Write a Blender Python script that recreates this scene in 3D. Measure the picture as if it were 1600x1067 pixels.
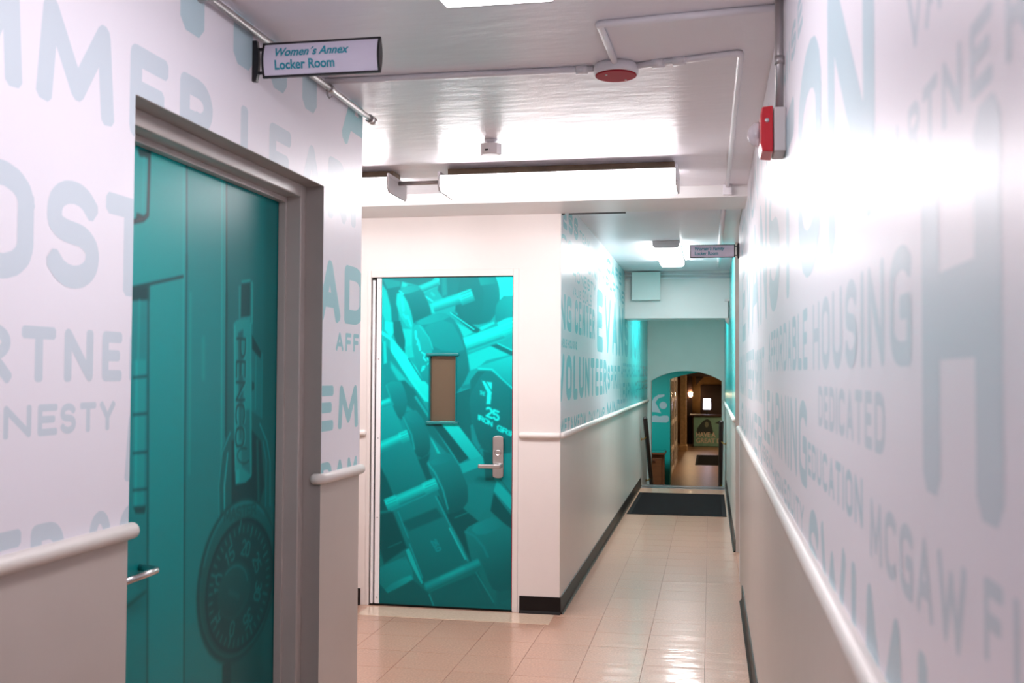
import bpy, math, random
import numpy as np
from mathutils import Vector, Matrix

random.seed(7)
for o in list(bpy.data.objects):
    bpy.data.objects.remove(o)
scene = bpy.context.scene
COL = scene.collection

# ------------------------------------------------------------------ camera
CAM_H = 1.46
YAW, PITCH, ROLL = 0.1903, 0.0314, 0.0050
cam_data = bpy.data.cameras.new('camera')
cam_data.sensor_width = 36.0
cam_data.lens = 1607.7 / 1600.0 * 36.0
cam_data.clip_start = 0.02
cam_data.clip_end = 100
cam_data.dof.use_dof = True
cam_data.dof.focus_distance = 6.0
cam_data.dof.aperture_fstop = 5.6
cam = bpy.data.objects.new('camera', cam_data)
COL.objects.link(cam)
_f = Vector((-math.sin(YAW), math.cos(YAW), 0))
_r = Vector((math.cos(YAW), math.sin(YAW), 0))
_u = Vector((0, 0, 1))
_f2 = _f * math.cos(PITCH) + _u * math.sin(PITCH)
_u2 = _u * math.cos(PITCH) - _f * math.sin(PITCH)
_r3 = _r * math.cos(ROLL) + _u2 * math.sin(ROLL)
_u3 = _u2 * math.cos(ROLL) - _r * math.sin(ROLL)
cam.matrix_world = Matrix((
    (_r3.x, _u3.x, -_f2.x, 0), (_r3.y, _u3.y, -_f2.y, 0), (_r3.z, _u3.z, -_f2.z, CAM_H), (0, 0, 0, 1)))
scene.camera = cam

# ------------------------------------------------------------------ world, exposure, lamp strengths
world = bpy.data.worlds.new('world')
scene.world = world
world.use_nodes = True
world.node_tree.nodes['Background'].inputs[0].default_value = (0.5, 0.5, 0.5, 1)
world.node_tree.nodes['Background'].inputs[1].default_value = 0.02
scene.view_settings.view_transform = 'Standard'
scene.view_settings.look = 'None'
scene.view_settings.gamma = 1.0
scene.view_settings.use_curve_mapping = False
scene.view_settings.exposure = 0.28
TUBE_STRENGTH = 17.0       # fluorescent diffusers of the corridor
WARM_STRENGTH = 80.0       # lobby sconce and the warm lamps added out of view

# ------------------------------------------------------------------ dimensions (metres)
XL, XR, XC = -1.3615, 0.205, -0.90       # near left wall, right wall, corridor left wall
Y_END_L, Y_FAR = 3.887, 6.246            # end of near left wall, wall with the far door
Z_CEIL, Z_CEIL2, Z_BEAM = 2.513, 2.56, 2.447
Y_BEAM = 5.80
RAIL_Z = 1.082
Y_STAIR, Y_ARCH = 13.75, 15.15
Z_LOW = -0.90


# ------------------------------------------------------------------ helpers: colour, materials
def lin(c):
    return tuple(((x / 255) / 12.92 if x / 255 <= 0.04045 else ((x / 255 + 0.055) / 1.055) ** 2.4) for x in c)


def new_mat(name):
    m = bpy.data.materials.new(name)
    m.use_nodes = True
    return m, m.node_tree.nodes, m.node_tree.links, m.node_tree.nodes['Principled BSDF']


def mat(name, rgb, rough=0.5, metal=0.0, spec=0.5, var=0.0, vscale=20.0, bump=0.0, bscale=60.0, bstretch=(1, 1, 1), coat=0.0, coat_rough=0.1):
    m, N, L, B = new_mat(name)
    c = lin(rgb)
    B.inputs['Base Color'].default_value = (*c, 1)
    B.inputs['Roughness'].default_value = rough
    B.inputs['Metallic'].default_value = metal
    B.inputs['Specular IOR Level'].default_value = spec
    B.inputs['Coat Weight'].default_value = coat
    B.inputs['Coat Roughness'].default_value = coat_rough
    geo = N.new('ShaderNodeNewGeometry')
    if var > 0:
        n = N.new('ShaderNodeTexNoise')
        n.inputs['Scale'].default_value = vscale
        n.inputs['Detail'].default_value = 6
        L.new(geo.outputs['Position'], n.inputs['Vector'])
        r = N.new('ShaderNodeValToRGB')
        r.color_ramp.elements[0].position = 0.3
        r.color_ramp.elements[1].position = 0.7
        r.color_ramp.elements[0].color = (*[max(0, x * (1 - var)) for x in c], 1)
        r.color_ramp.elements[1].color = (*[min(1, x * (1 + var)) for x in c], 1)
        L.new(n.outputs['Fac'], r.inputs['Fac'])
        L.new(r.outputs['Color'], B.inputs['Base Color'])
    if bump > 0:
        mp = N.new('ShaderNodeMapping')
        mp.inputs['Scale'].default_value = bstretch
        L.new(geo.outputs['Position'], mp.inputs['Vector'])
        n = N.new('ShaderNodeTexNoise')
        n.inputs['Scale'].default_value = bscale
        n.inputs['Detail'].default_value = 4
        L.new(mp.outputs['Vector'], n.inputs['Vector'])
        b = N.new('ShaderNodeBump')
        b.inputs['Strength'].default_value = bump
        b.inputs['Distance'].default_value = 0.01
        L.new(n.outputs['Fac'], b.inputs['Height'])
        L.new(b.outputs['Normal'], B.inputs['Normal'])
    return m


def emit_mat(name, rgb, strength):
    m, N, L, B = new_mat(name)
    B.inputs['Base Color'].default_value = (0.8, 0.8, 0.8, 1)
    B.inputs['Emission Color'].default_value = (*rgb, 1)
    B.inputs['Emission Strength'].default_value = strength
    return m


def wall_film_mat(name, rgb_near, rgb_far, y0, y1, rough):
    """printed vinyl film whose ink runs from one colour into another along the corridor"""
    m, N, L, B = new_mat(name)
    geo = N.new('ShaderNodeNewGeometry')
    sx = N.new('ShaderNodeSeparateXYZ')
    L.new(geo.outputs['Position'], sx.inputs[0])
    mr = N.new('ShaderNodeMapRange')
    mr.interpolation_type = 'SMOOTHSTEP'
    mr.inputs['From Min'].default_value = y0
    mr.inputs['From Max'].default_value = y1
    L.new(sx.outputs['Y'], mr.inputs['Value'])
    mx = N.new('ShaderNodeMix')
    mx.data_type = 'RGBA'
    mx.inputs[6].default_value = (*lin(rgb_near), 1)
    mx.inputs[7].default_value = (*lin(rgb_far), 1)
    L.new(mr.outputs['Result'], mx.inputs[0])
    L.new(mx.outputs[2], B.inputs['Base Color'])
    B.inputs['Roughness'].default_value = rough
    # faint vertical ripple of film laid on a plaster wall
    mp = N.new('ShaderNodeMapping')
    mp.inputs['Scale'].default_value = (1, 7, 0.8)
    L.new(geo.outputs['Position'], mp.inputs['Vector'])
    n = N.new('ShaderNodeTexNoise')
    n.inputs['Scale'].default_value = 1.6
    n.inputs['Detail'].default_value = 3
    L.new(mp.outputs['Vector'], n.inputs['Vector'])
    b = N.new('ShaderNodeBump')
    b.inputs['Strength'].default_value = 0.12
    b.inputs['Distance'].default_value = 0.01
    L.new(n.outputs['Fac'], b.inputs['Height'])
    L.new(b.outputs['Normal'], B.inputs['Normal'])
    return m


def print_mat(name, rough=0.3):
    m, N, L, B = new_mat(name)
    a = N.new('ShaderNodeVertexColor')
    a.layer_name = 'ink'
    L.new(a.outputs['Color'], B.inputs['Base Color'])
    B.inputs['Roughness'].default_value = rough
    B.inputs['Specular IOR Level'].default_value = 0.22
    return m


def tile_mat(name, rgb):
    m, N, L, B = new_mat(name)
    geo = N.new('ShaderNodeNewGeometry')
    oi = N.new('ShaderNodeObjectInfo')
    c = lin(rgb)
    n1 = N.new('ShaderNodeTexNoise'); n1.inputs['Scale'].default_value = 95; n1.inputs['Detail'].default_value = 5
    L.new(geo.outputs['Position'], n1.inputs['Vector'])
    r = N.new('ShaderNodeValToRGB')
    e = r.color_ramp.elements
    e[0].position = 0.30; e[0].color = (*[x * 0.84 for x in c], 1)
    e[1].position = 0.72; e[1].color = (*[min(1, x * 1.22) for x in c], 1)
    k = e.new(0.5); k.color = (*c, 1)
    L.new(n1.outputs['Fac'], r.inputs['Fac'])
    mm = N.new('ShaderNodeMapRange')
    mm.inputs['To Min'].default_value = 0.965; mm.inputs['To Max'].default_value = 1.03
    L.new(oi.outputs['Random'], mm.inputs['Value'])
    mx = N.new('ShaderNodeMix'); mx.data_type = 'RGBA'; mx.blend_type = 'MULTIPLY'
    mx.inputs[0].default_value = 1.0
    cb = N.new('ShaderNodeCombineColor')
    for i in range(3):
        L.new(mm.outputs['Result'], cb.inputs[i])
    L.new(r.outputs['Color'], mx.inputs[6]); L.new(cb.outputs[0], mx.inputs[7])
    L.new(mx.outputs[2], B.inputs['Base Color'])
    B.inputs['Roughness'].default_value = 0.30
    B.inputs['Coat Weight'].default_value = 0.55
    B.inputs['Coat Roughness'].default_value = 0.10
    mp = N.new('ShaderNodeMapping'); mp.inputs['Scale'].default_value = (1.3, 4.2, 1)
    L.new(geo.outputs['Position'], mp.inputs['Vector'])
    n = N.new('ShaderNodeTexNoise'); n.inputs['Scale'].default_value = 3.2; n.inputs['Detail'].default_value = 3
    L.new(mp.outputs['Vector'], n.inputs['Vector'])
    b = N.new('ShaderNodeBump'); b.inputs['Strength'].default_value = 0.26; b.inputs['Distance'].default_value = 0.01
    L.new(n.outputs['Fac'], b.inputs['Height'])
    L.new(b.outputs['Normal'], B.inputs['Normal']); L.new(b.outputs['Normal'], B.inputs['Coat Normal'])
    return m


def wood_mat(name, rgb, rough=0.4, axis=(1, 1, 12)):
    m, N, L, B = new_mat(name)
    c = lin(rgb)
    geo = N.new('ShaderNodeNewGeometry')
    mp = N.new('ShaderNodeMapping'); mp.inputs['Scale'].default_value = axis
    L.new(geo.outputs['Position'], mp.inputs['Vector'])
    n = N.new('ShaderNodeTexNoise'); n.inputs['Scale'].default_value = 4; n.inputs['Detail'].default_value = 6; n.inputs['Distortion'].default_value = 1.0
    L.new(mp.outputs['Vector'], n.inputs['Vector'])
    r = N.new('ShaderNodeValToRGB')
    r.color_ramp.elements[0].color = (*[x * 0.6 for x in c], 1)
    r.color_ramp.elements[1].color = (*[min(1, x * 1.35) for x in c], 1)
    L.new(n.outputs['Fac'], r.inputs['Fac'])
    L.new(r.outputs['Color'], B.inputs['Base Color'])
    B.inputs['Roughness'].default_value = rough
    return m


M = {
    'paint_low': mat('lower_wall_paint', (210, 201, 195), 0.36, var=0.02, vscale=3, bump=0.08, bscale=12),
    'paint_low_shaded': mat('lower_wall_paint_shaded', (190, 179, 172), 0.4, var=0.02, vscale=3, bump=0.08, bscale=12),  # same lower wall paint, with the dimmer grazing light put into its colour
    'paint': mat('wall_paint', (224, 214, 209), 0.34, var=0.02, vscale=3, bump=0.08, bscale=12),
    'ceil': mat('ceiling_paint', (234, 230, 236), 0.33, var=0.02, vscale=2, bump=0.34, bscale=9, bstretch=(0.6, 1.6, 1)),
    'soffit': mat('beam_paint', (226, 223, 222), 0.33, var=0.02, vscale=3, bump=0.12, bscale=9),
    'film': wall_film_mat('mural_film', (236, 233, 241), (236, 233, 241), 0, 1, 0.36),
    'film_c': wall_film_mat('corridor_mural_film', (226, 232, 238), (40, 190, 190), 8.6, 12.4, 0.26),
    'ink_grey': mat('ink_pale_blue', (204, 216, 225), 0.36),
    'ink_blue': mat('ink_light_blue', (188, 212, 221), 0.36),
    'ink_teal': mat('ink_aqua', (158, 207, 214), 0.36),
    'ink_c': wall_film_mat('corridor_ink', (142, 205, 213), (20, 160, 164), 8.6, 12.4, 0.26),
    'rail': mat('rail_vinyl', (222, 214, 208), 0.38),
    'base': mat('rubber_base', (28, 23, 22), 0.42, spec=0.14),
    'frame': mat('door_frame_paint', (178, 169, 165), 0.34, var=0.03, vscale=8),
    'reveal': mat('reveal_paint', (160, 151, 147), 0.4, var=0.03, vscale=8),
    'white': mat('white_enamel', (236, 232, 233), 0.35),
    'fix_end': mat('fixture_end_enamel', (205, 203, 206), 0.4),
    'pan': mat('stained_pan', (142, 118, 96), 0.5, var=0.25, vscale=9),
    'tube': emit_mat('lit_diffuser', (1.0, 0.965, 0.985), TUBE_STRENGTH),
    'tube_dim': emit_mat('lit_diffuser_weak', (1.0, 0.95, 1.0), TUBE_STRENGTH * 0.56),  # same kind of diffuser, emission set lower for the near fixtures
    'tube_hi': emit_mat('lit_diffuser_strong', (1.0, 0.985, 0.985), TUBE_STRENGTH * 1.8),  # same kind of diffuser, emission set higher from the corridor onwards
    'black': mat('black_plastic', (22, 20, 24), 0.35),
    'dark': mat('dark_gap', (20, 16, 16), 0.7),
    'sign': mat('sign_face', (222, 216, 235), 0.35),
    'sign_ink': mat('sign_ink', (40, 150, 172), 0.45),
    'steel': mat('brushed_steel', (190, 186, 186), 0.28, metal=1.0),
    'chrome': mat('worn_chrome', (205, 200, 200), 0.18, metal=1.0),
    'conduit': mat('galvanised_pipe', (178, 172, 172), 0.32, metal=0.7),
    'cpaint': mat('painted_conduit', (236, 233, 237), 0.35),
    'red': mat('alarm_red', (190, 22, 38), 0.35),
    'dred': mat('detector_red', (165, 30, 46), 0.6, spec=0.2),
    'alarm_grey': mat('alarm_back_box', (196, 190, 190), 0.4),
    'tile': tile_mat('vinyl_tile', (194, 152, 129)),
    'tile_edge': mat('threshold_tile', (226, 198, 174), 0.25, var=0.06, vscale=60, coat=0.5),
    'slab': mat('tile_grout', (140, 112, 96), 0.6),
    'print': print_mat('door_print', 0.33),
    'leaf': mat('teal_door_leaf', (0, 128, 130), 0.4),
    'mat_black': mat('rubber_mat', (26, 25, 27), 0.95, spec=0.1, var=0.3, vscale=220, bump=0.6, bscale=320),
    'mat_edge': mat('mat_rubber_edge', (20, 19, 21), 0.8, spec=0.15),
    'nosing': mat('aluminium_nosing', (165, 162, 165), 0.3, metal=0.85),
    'rail_wood': wood_mat('dark_stained_handrail', (38, 26, 24), 0.35),
    'brass': mat('brass', (176, 140, 70), 0.3, metal=1.0),
    'greywall': mat('stair_wall_paint', (196, 206, 200), 0.42, var=0.02, vscale=4),
    'tealwall': mat('teal_wall_paint', (0, 190, 182), 0.55),
    'swim': mat('swimmer_decal', (170, 214, 222), 0.5),
    'oak': wood_mat('brown_cabinet_wood', (124, 82, 50), 0.4),
    'teal_top': mat('teal_laminate', (0, 128, 122), 0.4),
    'lobby_floor': wood_mat('lobby_floor', (150, 112, 82), 0.34, axis=(3, 0.8, 1)),
    'lobby_wall': mat('lobby_ochre_wall', (150, 108, 58), 0.6, var=0.15, vscale=4),
    'lobby_dark': wood_mat('lobby_dark_wood', (58, 34, 26), 0.5),
    'stone': mat('column_stone', (206, 172, 128), 0.6, var=0.18, vscale=14, bump=0.4, bscale=30),
    'poster': mat('poster_green', (122, 168, 154), 0.5, var=0.12, vscale=6),
    'poster_ink': mat('poster_dark_ink', (48, 62, 62), 0.5),
    'poster_txt': mat('poster_cream_ink', (226, 208, 192), 0.5),
    'brown_glass_room': mat('brown_room_wall', (140, 118, 92), 0.7),
    'screen': emit_mat('lit_screen', (0.86, 0.80, 1.0), 9.0),
    'lamp_warm': emit_mat('warm_lamp', (1.0, 0.70, 0.40), WARM_STRENGTH),
    'panel_box': mat('access_panel_paint', (208, 218, 216), 0.4),
}


def thin_glass(name, rgb, opacity):
    m, N, L, B = new_mat(name)
    B.inputs['Base Color'].default_value = (*lin(rgb), 1)
    B.inputs['Roughness'].default_value = 0.08
    B.inputs['Alpha'].default_value = opacity
    return m


M['clear'] = thin_glass('clear_lens', (238, 234, 242), 0.4)
M['pane'] = thin_glass('wired_pane', (120, 104, 84), 0.55)


# ------------------------------------------------------------------ helpers: meshes
class MB:
    def __init__(self):
        self.v, self.f, self.smooth = [], [], False

    def add(self, vs, fs):
        b = len(self.v)
        self.v += [tuple(p) for p in vs]
        self.f += [tuple(i + b for i in f) for f in fs]
        return self

    def box(self, x0, x1, y0, y1, z0, z1):
        vs = [(x0, y0, z0), (x1, y0, z0), (x1, y1, z0), (x0, y1, z0), (x0, y0, z1), (x1, y0, z1), (x1, y1, z1), (x0, y1, z1)]
        return self.add(vs, [(0, 3, 2, 1), (4, 5, 6, 7), (0, 1, 5, 4), (1, 2, 6, 5), (2, 3, 7, 6), (3, 0, 4, 7)])

    def prism(self, pts, d):
        """polygon pts (3D, planar) pushed along vector d"""
        n = len(pts)
        d = Vector(d)
        vs = [Vector(p) for p in pts] + [Vector(p) + d for p in pts]
        fs = [tuple(range(n)), tuple(range(2 * n - 1, n - 1, -1))]
        fs += [(i, i + n, (i + 1) % n + n, (i + 1) % n) for i in range(n)]
        return self.add(vs, fs)

    def tube(self, path, r, n=12, caps=True, rs=None):
        P = [Vector(p) for p in path]
        rings = []
        ref = Vector((0, 0, 1))
        for i, p in enumerate(P):
            t = (P[min(i + 1, len(P) - 1)] - P[max(i - 1, 0)]).normalized()
            if abs(t.dot(ref)) > 0.95:
                ref = Vector((1, 0, 0))
            a = t.cross(ref).normalized()
            b = t.cross(a).normalized()
            rr = rs[i] if rs else r
            rings.append([p + (a * math.cos(2 * math.pi * k / n) + b * math.sin(2 * math.pi * k / n)) * rr for k in range(n)])
        vs = [q for ring in rings for q in ring]
        fs = []
        for i in range(len(P) - 1):
            for k in range(n):
                fs.append((i * n + k, i * n + (k + 1) % n, (i + 1) * n + (k + 1) % n, (i + 1) * n + k))
        if caps:
            fs.append(tuple(range(n - 1, -1, -1)))
            fs.append(tuple((len(P) - 1) * n + k for k in range(n)))
        self.smooth = True
        return self.add(vs, fs)

    def lathe(self, c, axis, prof, n=24):
        """prof = [(distance along axis, radius)] around point c"""
        ax = Vector(axis).normalized()
        a = ax.orthogonal().normalized()
        b = ax.cross(a)
        vs, fs = [], []
        for (h, r) in prof:
            for k in range(n):
                t = 2 * math.pi * k / n
                vs.append(Vector(c) + ax * h + (a * math.cos(t) + b * math.sin(t)) * r)
        for i in range(len(prof) - 1):
            for k in range(n):
                fs.append((i * n + k, i * n + (k + 1) % n, (i + 1) * n + (k + 1) % n, (i + 1) * n + k))
        fs.append(tuple(range(n - 1, -1, -1)))
        fs.append(tuple((len(prof) - 1) * n + k for k in range(n)))
        self.smooth = True
        return self.add(vs, fs)

    def build(self, name, material, parent=None, bevel=0.0, loc=None):
        me = bpy.data.meshes.new(name)
        me.from_pydata(self.v, [], self.f)
        me.update()
        o = bpy.data.objects.new(name, me)
        COL.objects.link(o)
        me.materials.append(M[material] if isinstance(material, str) else material)
        if self.smooth:
            for p in me.polygons:
                p.use_smooth = len(p.vertices) == 4
        if bevel > 0:
            md = o.modifiers.new('bevel', 'BEVEL')
            md.width = bevel
            md.segments = 2
            md.limit_method = 'ANGLE'
        if parent is not None:
            o.parent = parent
            o.matrix_parent_inverse = Matrix.Translation(parent.location).inverted()
        return o


def tag(o, label=None, cat=None, group=None, kind=None):
    if label: o['label'] = label
    if cat: o['category'] = cat
    if group: o['group'] = group
    if kind: o['kind'] = kind
    return o


def empty(name, loc, label, cat, group=None, kind=None):
    o = bpy.data.objects.new(name, None)
    COL.objects.link(o)
    o.location = loc
    o.empty_display_size = 0.1
    return tag(o, label, cat, group, kind)


def struct(name, mb, material, label, cat='wall', bevel=0.0):
    o = mb.build(name, material, None, bevel)
    return tag(o, label, cat, None, 'structure')


# ------------------------------------------------------------------ helpers: rounded sign-writer's capitals drawn with strokes
def _arc(cx, cy, rx, ry, a0, a1, n=7):
    return [(cx + rx * math.cos(math.radians(a0 + (a1 - a0) * k / n)), cy + ry * math.sin(math.radians(a0 + (a1 - a0) * k / n))) for k in range(n + 1)]


_O = _arc(.5, .74, .5, .26, 0, 180) + _arc(.5, .26, .5, .26, 180, 360)
GLYPH = {
    'A': [[(0, 0), (.5, 1), (1, 0)], [(.18, .30), (.82, .30)]],
    'B': [[(0, 0), (0, 1)] + [(.55, 1)] + _arc(.6, .77, .32, .23, 90, -90) + [(0, .54)], [(0, .54), (.6, .54)] + _arc(.65, .27, .35, .27, 90, -90) + [(0, 0)]],
    'C': [_arc(.55, .74, .55, .26, 35, 180) + _arc(.55, .26, .55, .26, 180, 325)],
    'D': [[(0, 0), (0, 1), (.5, 1)] + _arc(.5, .72, .5, .28, 90, 0) + _arc(.5, .28, .5, .28, 0, -90) + [(0, 0)]],
    'E': [[(1, 1), (0, 1), (0, 0), (1, 0)], [(0, .52), (.85, .52)]],
    'F': [[(1, 1), (0, 1), (0, 0)], [(0, .5), (.85, .5)]],
    'G': [_arc(.55, .74, .55, .26, 35, 180) + _arc(.55, .26, .55, .26, 180, 270) + [(1, 0), (1, .48), (.6, .48)]],
    'H': [[(0, 0), (0, 1)], [(1, 0), (1, 1)], [(0, .52), (1, .52)]],
    'I': [[(.5, 0), (.5, 1)]],
    'J': [[(1, 1), (1, .28)] + _arc(.5, .28, .5, .28, 0, -160)],
    'K': [[(0, 0), (0, 1)], [(1, 1), (.1, .5), (1, 0)]],
    'L': [[(0, 1), (0, 0), (1, 0)]],
    'M': [[(0, 0), (.08, 1), (.5, .15), (.92, 1), (1, 0)]],
    'N': [[(0, 0), (0, 1), (1, 0), (1, 1)]],
    'O': [_O + [_O[0]]],
    'P': [[(0, 0), (0, 1), (.5, 1)] + _arc(.55, .73, .45, .27, 90, -90) + [(0, .46)]],
    'Q': [_O + [_O[0]], [(.6, .22), (1, 0)]],
    'R': [[(0, 0), (0, 1), (.5, 1)] + _arc(.55, .74, .42, .26, 90, -90) + [(0, .48)], [(.5, .48), (1, 0)]],
    'S': [_arc(.5, .76, .48, .24, 25, 180) + _arc(.5, .66, .48, .14, 180, 250) + _arc(.5, .30, .5, .22, 70, 0) + _arc(.5, .25, .5, .25, 0, -155)],
    'T': [[(0, 1), (1, 1)], [(.5, 1), (.5, 0)]],
    'U': [[(0, 1), (0, .27)] + _arc(.5, .27, .5, .27, 180, 360) + [(1, 1)]],
    'V': [[(0, 1), (.5, 0), (1, 1)]],
    'W': [[(0, 1), (.24, 0), (.5, .82), (.76, 0), (1, 1)]],
    'Y': [[(0, 1), (.5, .45), (1, 1)], [(.5, .45), (.5, 0)]],
    '0': [_O + [_O[0]]],
    '1': [[(.15, .8), (.55, 1), (.55, 0)]],
    '2': [_arc(.5, .72, .48, .28, 160, -20) + [(0, 0), (1, 0)]],
    '3': [_arc(.48, .76, .46, .24, 150, -90) + _arc(.48, .26, .5, .26, 90, -150)],
    '5': [[(.95, 1), (.1, 1), (.05, .55), (.5, .6)] + _arc(.5, .3, .48, .3, 80, -150)],
    '.': [[(.5, 0), (.5, .02)]],
}
WIDTH = {'I': .16, 'M': 1.28, 'W': 1.45, 'L': .8, 'E': .85, 'F': .82, 'T': .92, '.': .2, '1': .7, ' ': .45}


def layout(word, gap=.30):
    out, x = [], 0.0
    for ch in word:
        w = WIDTH.get(ch, 1.0)
        if ch != ' ':
            out.append((ch, x, x + w))
        x += w + gap
    tot = x - gap
    return [(c, a / tot, b / tot) for c, a, b in out]


def clip_poly(p, lo, hi):
    for ax in (0, 1):
        for lim, s in ((lo[ax], 1), (hi[ax], -1)):
            q = []
            for i in range(len(p)):
                a, b = p[i], p[(i + 1) % len(p)]
                da, db = s * (a[ax] - lim), s * (b[ax] - lim)
                if da >= 0:
                    q.append(a)
                if (da >= 0) != (db >= 0):
                    t = da / (da - db)
                    q.append((a[0] + t * (b[0] - a[0]), a[1] + t * (b[1] - a[1])))
            p = q
            if len(p) < 3:
                return []
    return p


def stroke_polys(path, t, tv):
    """rectangles with softened corners along a path, with round joints; t = stroke across, tv = same, vertical"""
    polys = []
    h = t / 2
    for i in range(len(path) - 1):
        a, b = Vector(path[i]), Vector(path[i + 1])
        d = b - a
        if d.length < 1e-6:
            continue
        d.normalize()
        n = Vector((-d.y, d.x))
        e0 = h if i == 0 else 0
        e1 = h if i == len(path) - 2 else 0
        c = h * 0.45
        pts = []
        if e0:
            pts += [a - d * e0 + n * (h - c), a - d * (e0 - c) + n * h]
        else:
            pts += [a + n * h]
        if e1:
            pts += [b + d * (e1 - c) + n * h, b + d * e1 + n * (h - c), b + d * e1 - n * (h - c), b + d * (e1 - c) - n * h]
        else:
            pts += [b + n * h, b - n * h]
        if e0:
            pts += [a - d * (e0 - c) - n * h, a - d * e0 - n * (h - c)]
        else:
            pts += [a - n * h]
        polys.append([(p.x, p.y) for p in pts])
        if i > 0:
            polys.append([(a.x + h * math.cos(k * math.pi / 5), a.y + h * math.sin(k * math.pi / 5)) for k in range(10)])
    return polys


def glyph_polys(ch, x0, x1, z0, z1, t):
    if ch == 'I':
        xm = (x0 + x1) / 2
        return stroke_polys([(xm, z0 + t / 2), (xm, z1 - t / 2)], t, t)
    res = []
    for path in GLYPH[ch]:
        pp = [(x0 + t / 2 + p[0] * (x1 - x0 - t), z0 + t / 2 + p[1] * (z1 - z0 - t)) for p in path]
        res += stroke_polys(pp, t, t)
    return res


def word_on_wall(word, X, side, ya, yb, z0, z1, ink, parent, clip, t=None, cells=None):
    """a printed word on a wall plane x = X; ya..yb in reading direction; clip = (y0, y1, z0, z1)"""
    s = 1 if yb > ya else -1
    L_ = abs(yb - ya)
    t = t or 0.2 * (z1 - z0)
    mb = MB()
    lay = cells or [(c, a * L_, b * L_) for c, a, b in layout(word)]
    for ch, a, b in lay:
        tt = min(t, (b - a) * 0.34) if ch != 'I' else t
        for kk, poly in enumerate(glyph_polys(ch, a, b, z0, z1, tt)):
            xk = X + (1 if side > 0 else -1) * 0.000004 * kk      # strokes lie one over another like layers of ink
            q = [(ya + s * p[0], p[1]) for p in poly]
            q = clip_poly(q, (clip[0], clip[2]), (clip[1], clip[3]))
            if len(q) > 2:
                if (side > 0) != (s > 0):
                    q = q[::-1]
                mb.add([(xk, p[0], p[1]) for p in q], [tuple(range(len(q)))])
    if mb.f:
        return mb.build('printed_word', ink, parent)


_txt = [0]


def text_obj(body, origin, ex, ey, width, height, material, parent, name='lettering', shear=0.0, bold=0.0):
    """built-in lettering fitted to width x height (cap height), lying in the plane of ex, ey"""
    cu = bpy.data.curves.new(name, 'FONT')
    cu.body = body
    cu.size = 1.0
    cu.shear = shear
    cu.offset = bold
    cu.fill_mode = 'FRONT'
    cu.resolution_u = 4
    tmp = bpy.data.objects.new(name, cu)
    COL.objects.link(tmp)
    dg = bpy.context.evaluated_depsgraph_get()
    me = bpy.data.meshes.new_from_object(tmp.evaluated_get(dg))
    bpy.data.objects.remove(tmp)
    bpy.data.curves.remove(cu)
    xs = [v.co.x for v in me.vertices]
    x0, x1 = min(xs), max(xs)
    cap = 0.729
    ex, ey, og = Vector(ex), Vector(ey), Vector(origin)
    for v in me.vertices:
        v.co = og + ex * ((v.co.x - x0) / (x1 - x0) * width) + ey * (v.co.y / cap * height)
    me.materials.clear()
    me.materials.append(M[material])
    o = bpy.data.objects.new(name, me)
    COL.objects.link(o)
    if parent is not None:
        o.parent = parent
        o.matrix_parent_inverse = Matrix.Translation(parent.location).inverted()
    return o


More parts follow.
